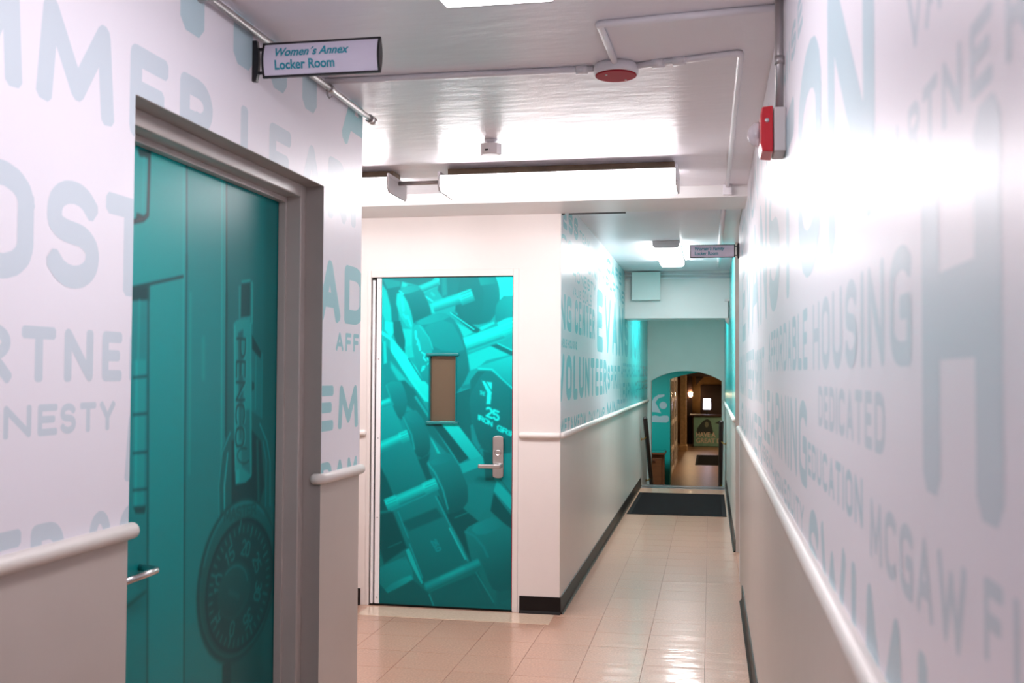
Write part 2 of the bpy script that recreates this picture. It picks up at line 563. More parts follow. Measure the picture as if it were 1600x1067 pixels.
# ------------------------------------------------------------------ helper: photographic print as ink on a fine flat grid
def print_canvas(shapes, w, h, step, base):
    """w, h in mm; base(u, v) -> ink value; returns grid arrays of ink value"""
    nx, ny = int(w / step) + 1, int(h / step) + 1
    U, V = np.meshgrid(np.linspace(0, w, nx), np.linspace(0, h, ny))
    val = base(U, V)

    def seg_d(u, v, a, b):
        ax, ay = a; bx, by = b
        dx, dy = bx - ax, by - ay
        l2 = dx * dx + dy * dy + 1e-9
        t = np.clip(((u - ax) * dx + (v - ay) * dy) / l2, 0, 1)
        return np.hypot(u - ax - t * dx, v - ay - t * dy)

    def region(pts, m):
        us = [p[0] for p in pts]; vs = [p[1] for p in pts]
        i0 = max(0, int((min(us) - m) / w * (nx - 1))); i1 = min(nx, int((max(us) + m) / w * (nx - 1)) + 2)
        j0 = max(0, int((min(vs) - m) / h * (ny - 1))); j1 = min(ny, int((max(vs) + m) / h * (ny - 1)) + 2)
        return (slice(j0, j1), slice(i0, i1)) if i1 > i0 and j1 > j0 else None

    def put(reg, alpha, col):
        val[reg] = val[reg] * (1 - alpha) + col * alpha

    def line(pts, wd, soft, col):
        reg = region(pts, wd + soft)
        if reg is None: return
        u, v = U[reg], V[reg]
        d = np.full(u.shape, 1e9)
        for a, b in zip(pts[:-1], pts[1:]):
            d = np.minimum(d, seg_d(u, v, a, b))
        put(reg, np.clip((wd / 2 + soft / 2 - d) / soft, 0, 1), col)

    for s in shapes:
        if s[0] == 'p':
            _, col, soft, pts = s
            reg = region(pts, soft)
            if reg is None: continue
            u, v = U[reg], V[reg]
            ins = np.zeros(u.shape, bool)
            d = np.full(u.shape, 1e9)
            for a, b in zip(pts, pts[1:] + pts[:1]):
                d = np.minimum(d, seg_d(u, v, a, b))
                if a[1] != b[1]:
                    c = ((a[1] > v) != (b[1] > v)) & (u < (b[0] - a[0]) * (v - a[1]) / (b[1] - a[1]) + a[0])
                    ins ^= c
            sd = np.where(ins, d, -d)
            if isinstance(col, tuple) and col[0] == 'g':
                _, va, vb, a, b = col
                k = ((u - a[0]) * (b[0] - a[0]) + (v - a[1]) * (b[1] - a[1])) / ((b[0] - a[0]) ** 2 + (b[1] - a[1]) ** 2 + 1e-9)
                col = va + (vb - va) * np.clip(k, 0, 1)
            elif isinstance(col, tuple):
                vs = [p[1] for p in pts]
                k = (max(vs) - v) / (max(vs) - min(vs) + 1e-9)
                col = col[0] + (col[1] - col[0]) * np.clip(k, 0, 1)
            put(reg, np.clip(sd / soft + 0.5, 0, 1), col)
        elif s[0] == 'l':
            _, col, soft, wd, pts = s
            line(pts, wd, soft, col)
        elif s[0] == 't':
            _, col, wd, txt, og, ex, ey = s
            for ch, a, b in layout(txt):
                for path in ([[(.5, 0), (.5, 1)]] if ch == 'I' else GLYPH[ch]):
                    q = []
                    for p in path:
                        x = (a + b) / 2 if ch == 'I' else a + p[0] * (b - a)
                        q.append((og[0] + ex[0] * x + ey[0] * p[1], og[1] + ex[1] * x + ey[1] * p[1]))
                    line(q, wd, 4, col)
    # slight softness of an enlarged photograph
    for ax in (0, 1):
        val = 0.25 * np.roll(val, 1, ax) + 0.5 * val + 0.25 * np.roll(val, -1, ax)
    return nx, ny, U, V, val


def ink_ramp(val):
    """duotone: near black green - deep teal - aqua"""
    xs = [-0.15, 0.0, 0.2, 0.4, 0.6, 0.8, 1.0]
    cs = [lin(c) for c in ((70, 84, 92), (0, 62, 66), (0, 98, 100), (0, 138, 140), (0, 180, 178), (0, 222, 214), (20, 250, 240))]
    out = np.ones(val.shape + (4,), np.float32)
    for i in range(3):
        out[..., i] = np.interp(val, xs, [c[i] for c in cs])
    return out


def print_mesh(name, canvas, point, parent, hole=None):
    nx, ny, U, V, val = canvas
    P = point(U, V).reshape(-1, 3)
    idx = np.arange(nx * ny).reshape(ny, nx)
    q = np.stack([idx[:-1, :-1], idx[:-1, 1:], idx[1:, 1:], idx[1:, :-1]], -1).reshape(-1, 4)
    if hole is not None:
        uc = (U[:-1, :-1] + U[1:, 1:]).ravel() / 2
        vc = (V[:-1, :-1] + V[1:, 1:]).ravel() / 2
        q = q[~((uc > hole[0]) & (uc < hole[1]) & (vc > hole[2]) & (vc < hole[3]))]
    me = bpy.data.meshes.new(name)
    me.vertices.add(len(P)); me.vertices.foreach_set('co', P.ravel().astype(np.float32))
    me.loops.add(q.size); me.loops.foreach_set('vertex_index', q.ravel().astype(np.int32))
    me.polygons.add(len(q)); me.polygons.foreach_set('loop_start', np.arange(0, q.size, 4, dtype=np.int32))
    me.update(calc_edges=True); me.validate()
    at = me.color_attributes.new('ink', 'FLOAT_COLOR', 'POINT')
    at.data.foreach_set('color', ink_ramp(val).reshape(-1).astype(np.float32))
    me.materials.append(M['print'])
    o = bpy.data.objects.new(name, me)
    COL.objects.link(o)
    o.parent = parent
    o.matrix_parent_inverse = Matrix.Translation(parent.location).inverted()
    return o
PRINT_WEIGHTS=[
 ('p',1.0,5,[(700,2082),(856,2082),(858,1922),(787,1933),(764,1903),(755,1985)]),
 ('p',0.38,5,[(-13,2083),(394,2083),(379,2007),(246,2000),(128,2030),(121,1969),(97,1939),(114,1779),(67,1779),(59,1855),(30,1969),(-13,2037)]),
 ('p',0.5,5,[(3,2053),(120,2030),(120,1999),(34,1984)]),
 ('p',0.72,10,[(-13,2030),(30,1969),(59,1863),(63,1779),(28,1771),(-12,1855)]),
 ('p',0.4,8,[(378,2083),(519,2082),(505,1932),(474,1865),(411,1902),(364,1970)]),
 ('p',0.5,12,[(386,2083),(418,2082),(427,1940),(395,1932)]),
 ('p',0.42,5,[(512,2082),(723,2082),(755,2000),(764,1918),(749,1836),(702,1769),(585,1753),(522,1782),(474,1835),(474,1917),(512,2000)]),
 ('p',0.36,10,[(519,2082),(598,2067),(638,2000),(654,1895),(632,1798),(569,1760),(522,1797),(505,1932)]),
 ('p',0.5,5,[(621,2067),(715,2075),(743,2011),(638,2001)]),
 ('p',0.74,5,[(136,2026),(160,2015),(175,1988),(128,1999)]),
 ('p',0.74,5,[(238,2000),(324,2030),(355,2060),(375,2052),(379,2007),(340,1985),(277,1958),(262,1969)]),
 ('l',0.9,4,8,[(316,2022),(371,2037)]),
 ('l',0.62,4,6,[(324,2000),(375,2019)]),
 ('p',0.75,5,[(302,1883),(505,1932),(552,1977),(587,1974),(588,1906),(537,1872),(349,1823),(318,1834)]),
 ('p',0.58,10,[(341,1849),(537,1899),(587,1921),(584,1899),(537,1869),(349,1819)]),
 ('l',0.92,4,7,[(513,1929),(575,1947)]),
 ('l',0.9,4,6,[(521,1910),(583,1932)]),
 ('l',0.95,4,8,[(282,1935),(356,1885)]),
 ('l',0.7,4,16,[(325,1954),(340,1939)]),
 ('l',0.72,4,14,[(490,1820),(521,1842)]),
 ('p',0.42,5,[(105,1962),(175,2007),(238,2000),(278,1947),(317,1856),(325,1819),(224,1780),(208,1757),(192,1841),(168,1909)]),
 ('p',0.6,5,[(109,1969),(167,2001),(242,1998),(258,1981),(144,1948)]),
 ('p',0.34,12,[(180,1882),(286,1913),(325,1819),(216,1780)]),
 ('p',0.74,5,[(97,1954),(129,1958),(176,1886),(208,1765),(201,1727),(161,1749),(122,1810),(94,1886)]),
 ('l',0.95,4,10,[(117,1969),(138,1952)]),
 ('l',0.88,4,14,[(137,1920),(141,1848)]),
 ('l',0.88,4,12,[(153,1810),(193,1742)]),
 ('p',0.74,10,[(122,1730),(201,1727),(232,1659),(217,1568),(162,1552),(146,1628)]),
 ('p',0.28,5,[(71,1779),(122,1779),(154,1658),(154,1579),(99,1635),(75,1703)]),
 ('p',0.7,8,[(150,1613),(209,1629),(233,1553),(178,1545)]),
 ('p',0.82,5,[(20,1779),(75,1771),(79,1703),(60,1673),(20,1725)]),
 ('p',0.45,12,[(-11,1657),(60,1597),(179,1424),(282,1277),(-1,1271)]),
 ('p',0.74,5,[(9,1649),(28,1649),(37,1513),(14,1505)]),
 ('p',0.9,6,[(-11,1725),(60,1680),(178,1545),(337,1355),(337,1268),(286,1271),(179,1409),(60,1589),(56,1657),(-11,1702)]),
 ('p',0.68,14,[(61,1521),(132,1446),(203,1371),(188,1275),(156,1274),(132,1370),(61,1483)]),
 ('p',0.42,5,[(208,1772),(232,1780),(373,1826),(420,1823),(475,1782),(523,1692),(559,1558),(572,1461),(525,1407),(478,1324),(329,1278),(327,1592),(295,1705)]),
 ('p',0.58,5,[(212,1774),(365,1828),(427,1821),(435,1797),(271,1750)]),
 ('p',0.48,8,[(271,1750),(436,1793),(515,1662),(553,1565),(335,1600),(311,1690)]),
 ('p',0.34,14,[(461,1602),(555,1565),(572,1461),(525,1407),(478,1324),(469,1481)]),
 ('p',0.55,6,[(204,1757),(263,1750),(311,1675),(335,1600),(330,1359),(273,1403),(226,1493),(201,1629),(201,1704)]),
 ('p',0.42,16,[(209,1598),(288,1554),(328,1479),(329,1359),(273,1403)]),
 ('l',0.95,7,13,[(224,1712),(236,1659),(252,1599)]),
 ('l',0.68,4,8,[(248,1750),(303,1675)]),
 ('l',0.88,4,12,[(260,1584),(284,1562),(288,1531)]),
 ('l',0.85,4,12,[(296,1539),(312,1509)]),
 ('l',0.82,4,12,[(265,1478),(281,1501)]),
 ('l',0.3,4,7,[(178,1541),(278,1388)]),
 ('p',0.5,5,[(756,1896),(795,1929),(858,1933),(859,1792),(796,1788),(734,1761),(737,1836)]),
 ('p',0.74,5,[(459,1782),(601,1708),(538,1677),(515,1707)]),
 ('p',0.28,5,[(443,1827),(463,1831),(640,1723),(625,1701),(593,1708)]),
 ('l',0.95,4,7,[(449,1828),(601,1724)]),
 ('p',0.78,4,[(632,1734),(726,1773),(734,1760),(648,1716)]),
 ('p',0.74,8,[(559,1565),(727,1627),(846,1569),(681,1530),(626,1484),(579,1468)]),
 ('p',0.28,5,[(704,1623),(759,1635),(861,1584),(861,1551)]),
 ('l',0.9,4,7,[(751,1636),(853,1588)]),
 ('p',0.9,5,[(527,1670),(758,1743),(796,1792),(859,1814),(860,1710),(790,1661),(571,1584),(547,1618)]),
 ('p',0.62,10,[(551,1614),(790,1684),(805,1665),(571,1582)]),
 ('l',1,4,7,[(765,1747),(828,1762)]),
 ('l',0.72,4,6,[(766,1717),(836,1736)]),
 ('l',0.72,4,6,[(547,1640),(758,1706)]),
 ('p',0.3,5,[(580,1408),(627,1465),(713,1470),(761,1412),(863,1346),(865,1163),(867,963),(733,958),(646,986),(590,1156),(573,1253),(569,1343)]),
 ('p',(0.7,0.52),5,[(625,1491),(861,1566),(863,1350),(800,1412),(729,1467),(630,1475)]),
 ('l',0.82,8,9,[(634,1480),(721,1474),(856,1350)]),
 ('p',0.26,5,[(478,1334),(576,1358),(590,1149),(662,1038),(639,970),(527,1102),(480,1153)]),
 ('l',0.55,4,7,[(494,1330),(572,1358)]),
 ('p',0.42,8,[(517,1370),(580,1386),(580,1356),(525,1351)]),
 ('p',0.46,5,[(582,1126),(612,1145),(663,1038),(635,970),(591,1029)]),
 ('p',0.97,2,[(651,1404),(671,1401),(716,1332),(709,1258),(682,1259),(687,1332),(649,1412)]),
 ('p',0.97,2,[(681,1399),(718,1394),(715,1346)]),
 ('t',0.8,6,'THE',(640,1320),(32,-8),(2,21)),
 ('t',0.97,15,'25',(684,1187),(77,-30),(0,58)),
 ('t',0.97,9,'IRON',(631,1166),(88,-44),(1,27)),
 ('t',0.97,9,'GRIP',(753,1102),(111,-50),(2,30)),
 ('p',('g',0.46,0.3,(716,2052),(522,1782)),6,[(533,2071),(576,2078),(629,2082),(692,2082),(732,2061),(750,2020),(761,1980),(764,1939),(761,1898),(753,1857),(737,1819),(714,1786),(677,1764),(626,1754),(583,1756),(548,1768),(518,1790),(494,1820),(481,1855),(479,1897),(484,1938),(498,1979),(506,2017),(510,2050)]),
 ('p',('g',0.4,0.32,(645,2037),(538,1790)),10,[(532,2061),(546,2066),(560,2070),(573,2071),(587,2069),(601,2065),(613,2058),(625,2047),(635,2032),(644,2013),(651,1993),(656,1971),(659,1949),(660,1924),(660,1901),(658,1879),(654,1857),(648,1836),(640,1818),(631,1803),(619,1790),(605,1780),(592,1773),(578,1771),(564,1774),(550,1780),(538,1790),(528,1802),(519,1818),(512,1837),(507,1857),(503,1880),(500,1904),(500,1930),(500,1955),(501,1979),(503,2001),(507,2021),(513,2038),(521,2051)]),
 ('p',('g',0.56,0.48,(629,2067),(739,2015)),6,[(617,2078),(715,2082),(747,2011),(642,1998)]),
 ('l',0.7,5,10.565029985007495,[(332,1895),(559,1964)]),
 ('l',0.76,5,10.565029985007495,[(334,1887),(561,1956)]),
 ('l',0.83,5,10.565029985007495,[(337,1880),(564,1948)]),
 ('l',0.78,5,10.565029985007495,[(340,1872),(566,1940)]),
 ('l',0.71,5,10.565029985007495,[(342,1864),(569,1932)]),
 ('l',0.62,5,10.565029985007495,[(345,1856),(572,1924)]),
 ('l',0.54,5,10.565029985007495,[(347,1848),(574,1917)]),
 ('l',0.46,5,10.565029985007495,[(350,1840),(577,1909)]),
 ('l',0.76,5,12.48594452773613,[(500,1946),(575,1972)]),
 ('l',0.83,5,12.48594452773613,[(504,1936),(578,1963)]),
 ('l',0.91,5,12.48594452773613,[(508,1927),(582,1954)]),
 ('l',0.85,5,12.48594452773613,[(511,1918),(585,1945)]),
 ('l',0.77,5,12.48594452773613,[(515,1909),(589,1935)]),
 ('l',0.68,5,12.48594452773613,[(518,1900),(593,1926)]),
 ('l',0.58,5,12.48594452773613,[(522,1891),(596,1917)]),
 ('l',0.5,5,12.48594452773613,[(526,1882),(600,1908)]),
 ('l',0.6,4,6,[(517,1940),(579,1964)]),
 ('l',0.6,4,5,[(525,1906),(587,1929)]),
 ('l',0.62,4,5,[(521,1923),(583,1946)]),
 ('l',0.7,5,7.203429535232383,[(238,1995),(355,2041)]),
 ('l',0.75,5,7.203429535232383,[(240,1990),(358,2035)]),
 ('l',0.81,5,7.203429535232383,[(243,1985),(360,2030)]),
 ('l',0.77,5,7.203429535232383,[(245,1980),(362,2025)]),
 ('l',0.71,5,7.203429535232383,[(247,1974),(364,2020)]),
 ('l',0.63,5,7.203429535232383,[(249,1969),(367,2014)]),
 ('l',0.55,5,7.203429535232383,[(252,1964),(369,2009)]),
 ('l',0.48,5,7.203429535232383,[(254,1958),(371,2004)]),
 ('p',('g',0.46,0.3,(230,2000),(232,1780)),5,[(114,1966),(131,1983),(163,1994),(208,1999),(239,1993),(257,1977),(275,1952),(292,1918),(308,1882),(322,1842),(305,1812),(256,1790),(226,1773),(214,1763),(203,1778),(193,1820),(181,1859),(167,1897),(146,1927),(119,1947)]),
 ('p',('g',0.62,0.54,(128,1984),(246,1977)),6,[(122,1973),(152,1993),(186,2001),(223,1999),(246,1993),(256,1982),(232,1969),(176,1953),(138,1949),(117,1958)]),
 ('p',('g',0.8,0.66,(113,1954),(193,1742)),6,[(102,1943),(106,1950),(111,1955),(117,1957),(123,1956),(130,1952),(138,1945),(146,1935),(154,1922),(164,1906),(173,1888),(181,1867),(189,1844),(197,1818),(202,1796),(206,1777),(207,1762),(206,1749),(204,1741),(199,1736),(192,1735),(183,1738),(173,1744),(163,1753),(153,1765),(142,1780),(132,1795),(123,1811),(115,1828),(108,1845),(103,1861),(99,1878),(97,1893),(96,1908),(97,1922),(99,1933)]),
 ('l',0.92,4,9,[(114,1969),(140,1949)]),
 ('l',0.93,4,12,[(133,1920),(138,1886),(141,1844)]),
 ('l',0.9,4,9,[(141,1821),(161,1795),(169,1810),(193,1746)]),
 ('p',('g',0.46,0.28,(365,1819),(525,1370)),5,[(213,1766),(223,1777),(262,1793),(330,1815),(379,1826),(409,1824),(438,1811),(468,1787),(494,1754),(516,1713),(535,1659),(553,1591),(564,1534),(568,1485),(562,1442),(545,1404),(522,1368),(493,1334),(441,1307),(367,1288),(329,1356),(328,1514),(319,1621),(303,1677),(273,1719),(230,1747)]),
 ('p',('g',0.6,0.52,(224,1780),(435,1804)),6,[(250,1785),(327,1814),(381,1826),(413,1823),(433,1814),(440,1801),(401,1783),(317,1760),(259,1754),(228,1765)]),
 ('p',('g',0.5,0.44,(365,1781),(445,1571)),9,[(314,1760),(400,1781),(461,1763),(497,1703),(524,1648),(542,1598),(497,1579),(390,1593),(330,1623),(317,1668),(301,1705),(281,1734)]),
 ('p',('g',0.62,0.44,(232,1742),(313,1381)),6,[(210,1740),(216,1748),(223,1754),(231,1757),(240,1757),(251,1754),(262,1748),(273,1737),(284,1722),(294,1703),(304,1685),(313,1666),(320,1647),(326,1628),(330,1599),(333,1559),(334,1509),(334,1449),(330,1406),(322,1381),(312,1374),(298,1384),(285,1397),(272,1413),(260,1431),(248,1453),(237,1477),(228,1504),(220,1533),(213,1565),(208,1597),(204,1627),(203,1656),(202,1684),(204,1708),(206,1726)]),
 ('l',0.97,6,12,[(223,1712),(226,1674),(240,1652),(253,1595)]),
 ('l',0.97,4,8,[(240,1652),(233,1629)]),
 ('l',0.72,4,7,[(248,1750),(312,1671),(336,1600)]),
 ('l',0.95,4,10,[(264,1580),(284,1569),(276,1543),(292,1528)]),
 ('l',0.92,4,9,[(300,1543),(318,1521),(303,1505)]),
 ('l',0.9,4,10,[(264,1463),(271,1490),(285,1494),(277,1471)]),
 ('l',0.82,5,13.446401799100446,[(538,1667),(792,1752)]),
 ('l',0.89,5,13.446401799100446,[(542,1657),(796,1742)]),
 ('l',0.96,5,13.446401799100446,[(545,1647),(800,1732)]),
 ('l',0.9,5,13.446401799100446,[(549,1638),(803,1722)]),
 ('l',0.83,5,13.446401799100446,[(552,1628),(807,1712)]),
 ('l',0.72,5,13.446401799100446,[(556,1618),(810,1703)]),
 ('l',0.6,5,13.446401799100446,[(560,1608),(814,1693)]),
 ('l',0.5,5,13.446401799100446,[(563,1598),(818,1683)]),
 ('l',0.85,5,18.008573838080956,[(758,1761),(836,1798)]),
 ('l',0.92,5,18.008573838080956,[(765,1748),(843,1786)]),
 ('l',0.99,5,18.008573838080956,[(771,1736),(849,1774)]),
 ('l',0.93,5,18.008573838080956,[(778,1723),(856,1761)]),
 ('l',0.86,5,18.008573838080956,[(785,1711),(863,1749)]),
 ('l',0.77,5,18.008573838080956,[(791,1698),(870,1736)]),
 ('l',0.68,5,18.008573838080956,[(798,1686),(876,1724)]),
 ('l',0.6,5,18.008573838080956,[(805,1674),(883,1712)]),
 ('l',0.7,4,5,[(769,1754),(844,1781)]),
 ('l',0.7,4,5,[(770,1730),(844,1757)]),
 ('l',0.7,4,5,[(770,1707),(844,1733)]),
 ('l',0.7,4,5,[(770,1683),(844,1710)]),
 ('l',0.78,4,3,[(554,1663),(762,1732)]),
 ('l',0.78,4,3,[(554,1649),(762,1718)]),
 ('l',0.78,4,3,[(554,1636),(762,1705)]),
 ('l',0.78,4,3,[(555,1622),(762,1692)]),
 ('l',0.78,4,3,[(555,1609),(762,1678)]),
 ('p',('g',0.6,0.42,(842,1926),(742,1769)),8,[(762,1903),(774,1913),(787,1920),(802,1927),(819,1931),(838,1933),(852,1927),(861,1911),(866,1885),(866,1851),(863,1825),(855,1807),(843,1798),(828,1797),(812,1794),(796,1789),(779,1783),(763,1774),(750,1772),(741,1776),(736,1787),(735,1803),(735,1820),(736,1836),(738,1851),(740,1866),(745,1879),(753,1892)]),
 ('p',('g',0.36,0.24,(682,1442),(765,989)),6,[(584,1324),(597,1347),(616,1381),(639,1426),(670,1459),(709,1478),(762,1462),(829,1411),(864,1280),(866,1068),(834,960),(767,954),(712,959),(668,974),(633,1022),(607,1101),(589,1165),(580,1214),(575,1257),(576,1294)]),
 ('p',(0.72,0.5),5,[(625,1491),(861,1566),(863,1350),(800,1412),(729,1467),(630,1475)]),
 ('l',0.84,9,10,[(630,1480),(717,1474),(856,1350)]),
 ('p',0.97,2,[(651,1404),(671,1401),(716,1332),(709,1258),(682,1259),(687,1332),(649,1412)]),
 ('p',0.97,2,[(681,1399),(718,1394),(715,1346)]),
 ('t',0.8,6,'THE',(640,1320),(32,-8),(2,21)),
 ('t',0.97,14,'25',(684,1187),(77,-30),(0,54)),
 ('t',0.97,8,'IRON',(631,1166),(88,-44),(1,26)),
 ('t',0.97,8,'GRIP',(753,1102),(111,-50),(2,28)),
 ('p',0.86,5,[(203,1411),(289,1398),(333,1346),(333,1263),(258,1329)]),
 ('p',0.3,12,[(53,1393),(156,1403),(211,1351),(346,1150),(513,884),(450,935),(315,1066),(267,1171),(172,1244)]),
 ('l',0.6,8,16,[(227,1298),(338,1142),(513,884)]),
 ('p',(0.86,0.66),5,[(377,1152),(488,1151),(664,926),(655,881),(576,916),(481,1033)]),
 ('l',0.25,4,6,[(488,1150),(854,695)]),
 ('l',0.6,4,6,[(671,889),(766,810)]),
 ('p',0.18,7,[(322,1146),(378,1151),(572,924),(513,888),(450,980)]),
 ('p',0.8,6,[(323,1044),(335,1037),(391,948),(371,947)]),
 ('p',0.64,5,[(513,884),(656,940),(675,882),(534,825)]),
 ('p',0.4,8,[(534,825),(675,882),(680,785),(562,758)]),
 ('p',0.2,10,[(662,971),(733,958),(735,787),(680,785),(671,889)]),
 ('p',0.66,5,[(751,788),(854,684),(855,594),(732,724)]),
 ('p',0.42,5,[(22,1378),(53,1397),(132,1395),(172,1274),(134,1145),(70,1242)]),
 ('p',0.52,6,[(30,1378),(61,1394),(128,1395),(144,1350),(54,1333)]),
 ('p',0.82,5,[(-9,1267),(54,1295),(72,1253),(-8,1225)]),
 ('p',(0.58,0.5),5,[(-8,1229),(78,1250),(148,1088),(-7,1015)]),
 ('p',0.84,5,[(-7,1015),(126,1069),(177,1087),(191,1040),(134,1016),(-7,944)]),
 ('p',0.58,10,[(-7,966),(134,1031),(185,1044),(134,1012),(-7,941)]),
 ('l',1,4,7,[(134,1061),(181,1074)]),
 ('l',0.65,4,6,[(138,1042),(185,1059)]),
 ('p',0.33,5,[(140,1175),(165,1206),(228,1219),(267,1171),(315,1066),(324,946),(245,906),(197,1018)]),
 ('p',0.43,7,[(153,1192),(228,1217),(271,1154),(193,1129)]),
 ('p',0.45,8,[(143,1175),(157,1183),(201,1078),(189,1078)]),
 ('p',(0.46,0.36),5,[(-7,939),(182,1002),(303,772),(97,684),(41,785)]),
 ('p',0.18,14,[(-6,867),(41,785),(85,684),(42,644),(66,583),(-5,580)]),
 ('p',0.22,10,[(245,906),(324,946),(316,908),(305,877),(357,773),(301,779)]),
 ('p',0.3,5,[(303,877),(332,908),(434,951),(459,944),(514,862),(563,751),(567,654),(524,602),(437,573),(373,721)]),
 ('p',0.44,7,[(307,898),(434,951),(472,917),(356,868)]),
 ('p',0.4,12,[(356,868),(472,917),(522,832),(388,775)]),
 ('p',0.22,16,[(483,801),(563,751),(567,654),(524,602),(453,599)]),
 ('l',0.58,7,7,[(312,893),(364,826),(420,701),(437,603)]),
 ('l',0.72,4,10,[(368,785),(388,744)]),
 ('p',0.42,8,[(597,775),(743,787),(712,659),(635,544),(571,624)]),
 ('p',0.12,14,[(3,560),(82,578),(178,355),(29,249),(-3,346)]),
 ('l',0.35,4,7,[(56,351),(142,390)]),
 ('p',(0.42,0.3),5,[(125,580),(357,676),(567,284),(286,145),(187,446)]),
 ('p',0.25,14,[(142,513),(366,609),(410,554),(189,458)]),
 ('l',0.62,4,8,[(361,680),(570,288)]),
 ('l',0.2,4,8,[(377,681),(589,289)]),
 ('l',0.85,5,9,[(452,485),(554,298)]),
 ('l',0.55,4,5,[(469,497),(541,365)]),
 ('l',0.6,4,7,[(117,578),(186,416)]),
 ('l',0.7,4,6,[(194,379),(280,171)]),
 ('p',0.78,4,[(170,340),(192,350),(218,296),(284,140),(274,132),(218,228),(186,295)]),
 ('p',0.46,5,[(-11,220),(171,302),(212,220),(220,160),(53,68),(-10,133)]),
 ('p',0.62,9,[(31,101),(203,194),(219,159),(53,68)]),
 ('p',0.22,8,[(-10,133),(54,64),(219,153),(322,75),(355,-6),(-9,-27)]),
 ('p',0.85,5,[(41,644),(294,756),(349,778),(374,729),(302,688),(74,583)]),
 ('p',0.55,12,[(66,600),(294,700),(365,733),(302,686),(74,578)]),
 ('l',1,4,6,[(294,749),(353,772)]),
 ('l',0.65,4,5,[(298,739),(361,762)]),
 ('l',1,4,6,[(49,634),(109,655)]),
 ('l',1,4,6,[(294,730),(353,754)]),
 ('l',0.65,4,5,[(298,721),(361,744)]),
 ('l',1,4,6,[(49,617),(109,639)]),
 ('l',1,4,6,[(294,712),(353,736)]),
 ('l',0.65,4,5,[(298,703),(361,726)]),
 ('l',1,4,6,[(49,600),(109,622)]),
 ('t',0.55,10,'25.0',(334,400),(37,-63),(28,14)),
 ('p',0.27,8,[(334,84),(637,220),(742,17),(355,-6)]),
 ('p',(0.6,0.45),6,[(289,123),(627,302),(657,251),(338,90),(298,95)]),
 ('p',0.72,14,[(401,181),(534,256),(558,227),(424,156)]),
 ('l',0.72,4,6,[(324,69),(353,2)]),
 ('l',0.5,4,8,[(623,218),(734,42)]),
 ('l',0.3,4,7,[(598,211),(678,50)]),
 ('p',0.14,10,[(433,570),(531,616),(635,534),(547,470),(589,300),(453,526)]),
 ('l',0.38,4,8,[(485,550),(571,587)]),
 ('p',0.36,5,[(547,463),(572,500),(729,569),(808,519),(856,476),(859,142),(741,99),(693,186),(644,325)]),
 ('p',0.48,7,[(572,494),(725,566),(804,511),(643,437)]),
 ('p',0.44,12,[(550,463),(572,490),(639,437),(684,349),(644,325)]),
 ('p',0.28,25,[(740,248),(857,358),(861,1),(758,25)]),
 ('p',0.13,8,[(732,710),(855,562),(856,476),(713,601)]),
 ('p',0.3,10,[(773,41),(860,76),(861,-14),(805,13)]),
 ('l',0.72,5,6.963315217391303,[(-23,1262),(57,1291)]),
 ('l',0.81,5,6.963315217391303,[(-21,1256),(59,1286)]),
 ('l',0.91,5,6.963315217391303,[(-19,1251),(61,1281)]),
 ('l',0.83,5,6.963315217391303,[(-17,1246),(63,1276)]),
 ('l',0.73,5,6.963315217391303,[(-15,1241),(65,1271)]),
 ('l',0.65,5,6.963315217391303,[(-13,1236),(67,1266)]),
 ('l',0.57,5,6.963315217391303,[(-11,1231),(69,1261)]),
 ('l',0.5,5,6.963315217391303,[(-10,1226),(71,1256)]),
 ('p',('g',0.5,0.28,(69,1394),(134,1160)),6,[(38,1380),(53,1391),(79,1398),(114,1398),(140,1379),(156,1339),(166,1305),(171,1274),(169,1236),(158,1191),(145,1164),(130,1156),(110,1174),(86,1219),(63,1275),(41,1341)]),
 ('l',0.6,8,8,[(32,1370),(54,1310),(78,1250)]),
 ('l',0.74,5,9.604572713643178,[(-26,997),(131,1069)]),
 ('l',0.83,5,9.604572713643178,[(-23,990),(134,1062)]),
 ('l',0.92,5,9.604572713643178,[(-20,983),(137,1055)]),
 ('l',0.84,5,9.604572713643178,[(-17,977),(141,1048)]),
 ('l',0.75,5,9.604572713643178,[(-13,970),(144,1041)]),
 ('l',0.66,5,9.604572713643178,[(-10,963),(147,1034)]),
 ('l',0.56,5,9.604572713643178,[(-7,956),(150,1028)]),
 ('l',0.48,5,9.604572713643178,[(-4,949),(153,1021)]),
 ('l',0.8,5,11.045258620689653,[(119,1068),(176,1091)]),
 ('l',0.89,5,11.045258620689653,[(122,1060),(179,1083)]),
 ('l',0.99,5,11.045258620689653,[(125,1052),(183,1075)]),
 ('l',0.91,5,11.045258620689653,[(129,1044),(186,1067)]),
 ('l',0.81,5,11.045258620689653,[(132,1036),(189,1059)]),
 ('l',0.72,5,11.045258620689653,[(135,1028),(193,1051)]),
 ('l',0.63,5,11.045258620689653,[(139,1020),(196,1043)]),
 ('l',0.55,5,11.045258620689653,[(142,1012),(199,1035)]),
 ('l',0.62,4,5,[(134,1061),(183,1081)]),
 ('l',0.62,4,5,[(134,1044),(183,1065)]),
 ('l',0.62,4,5,[(134,1028),(183,1048)]),
 ('p',('g',0.46,0.22,(196,1207),(293,930)),6,[(148,1180),(159,1197),(180,1209),(212,1216),(238,1207),(258,1183),(281,1145),(305,1092),(320,1038),(325,982),(308,942),(269,918),(237,932),(213,984),(187,1050),(158,1131)]),
 ('p',('g',0.48,0.4,(165,1191),(252,1155)),7,[(170,1196),(208,1210),(239,1201),(262,1168),(253,1146),(213,1133),(182,1143),(161,1174)]),
 ('l',0.62,10,9,[(146,1171),(173,1115),(201,1063),(221,973)]),
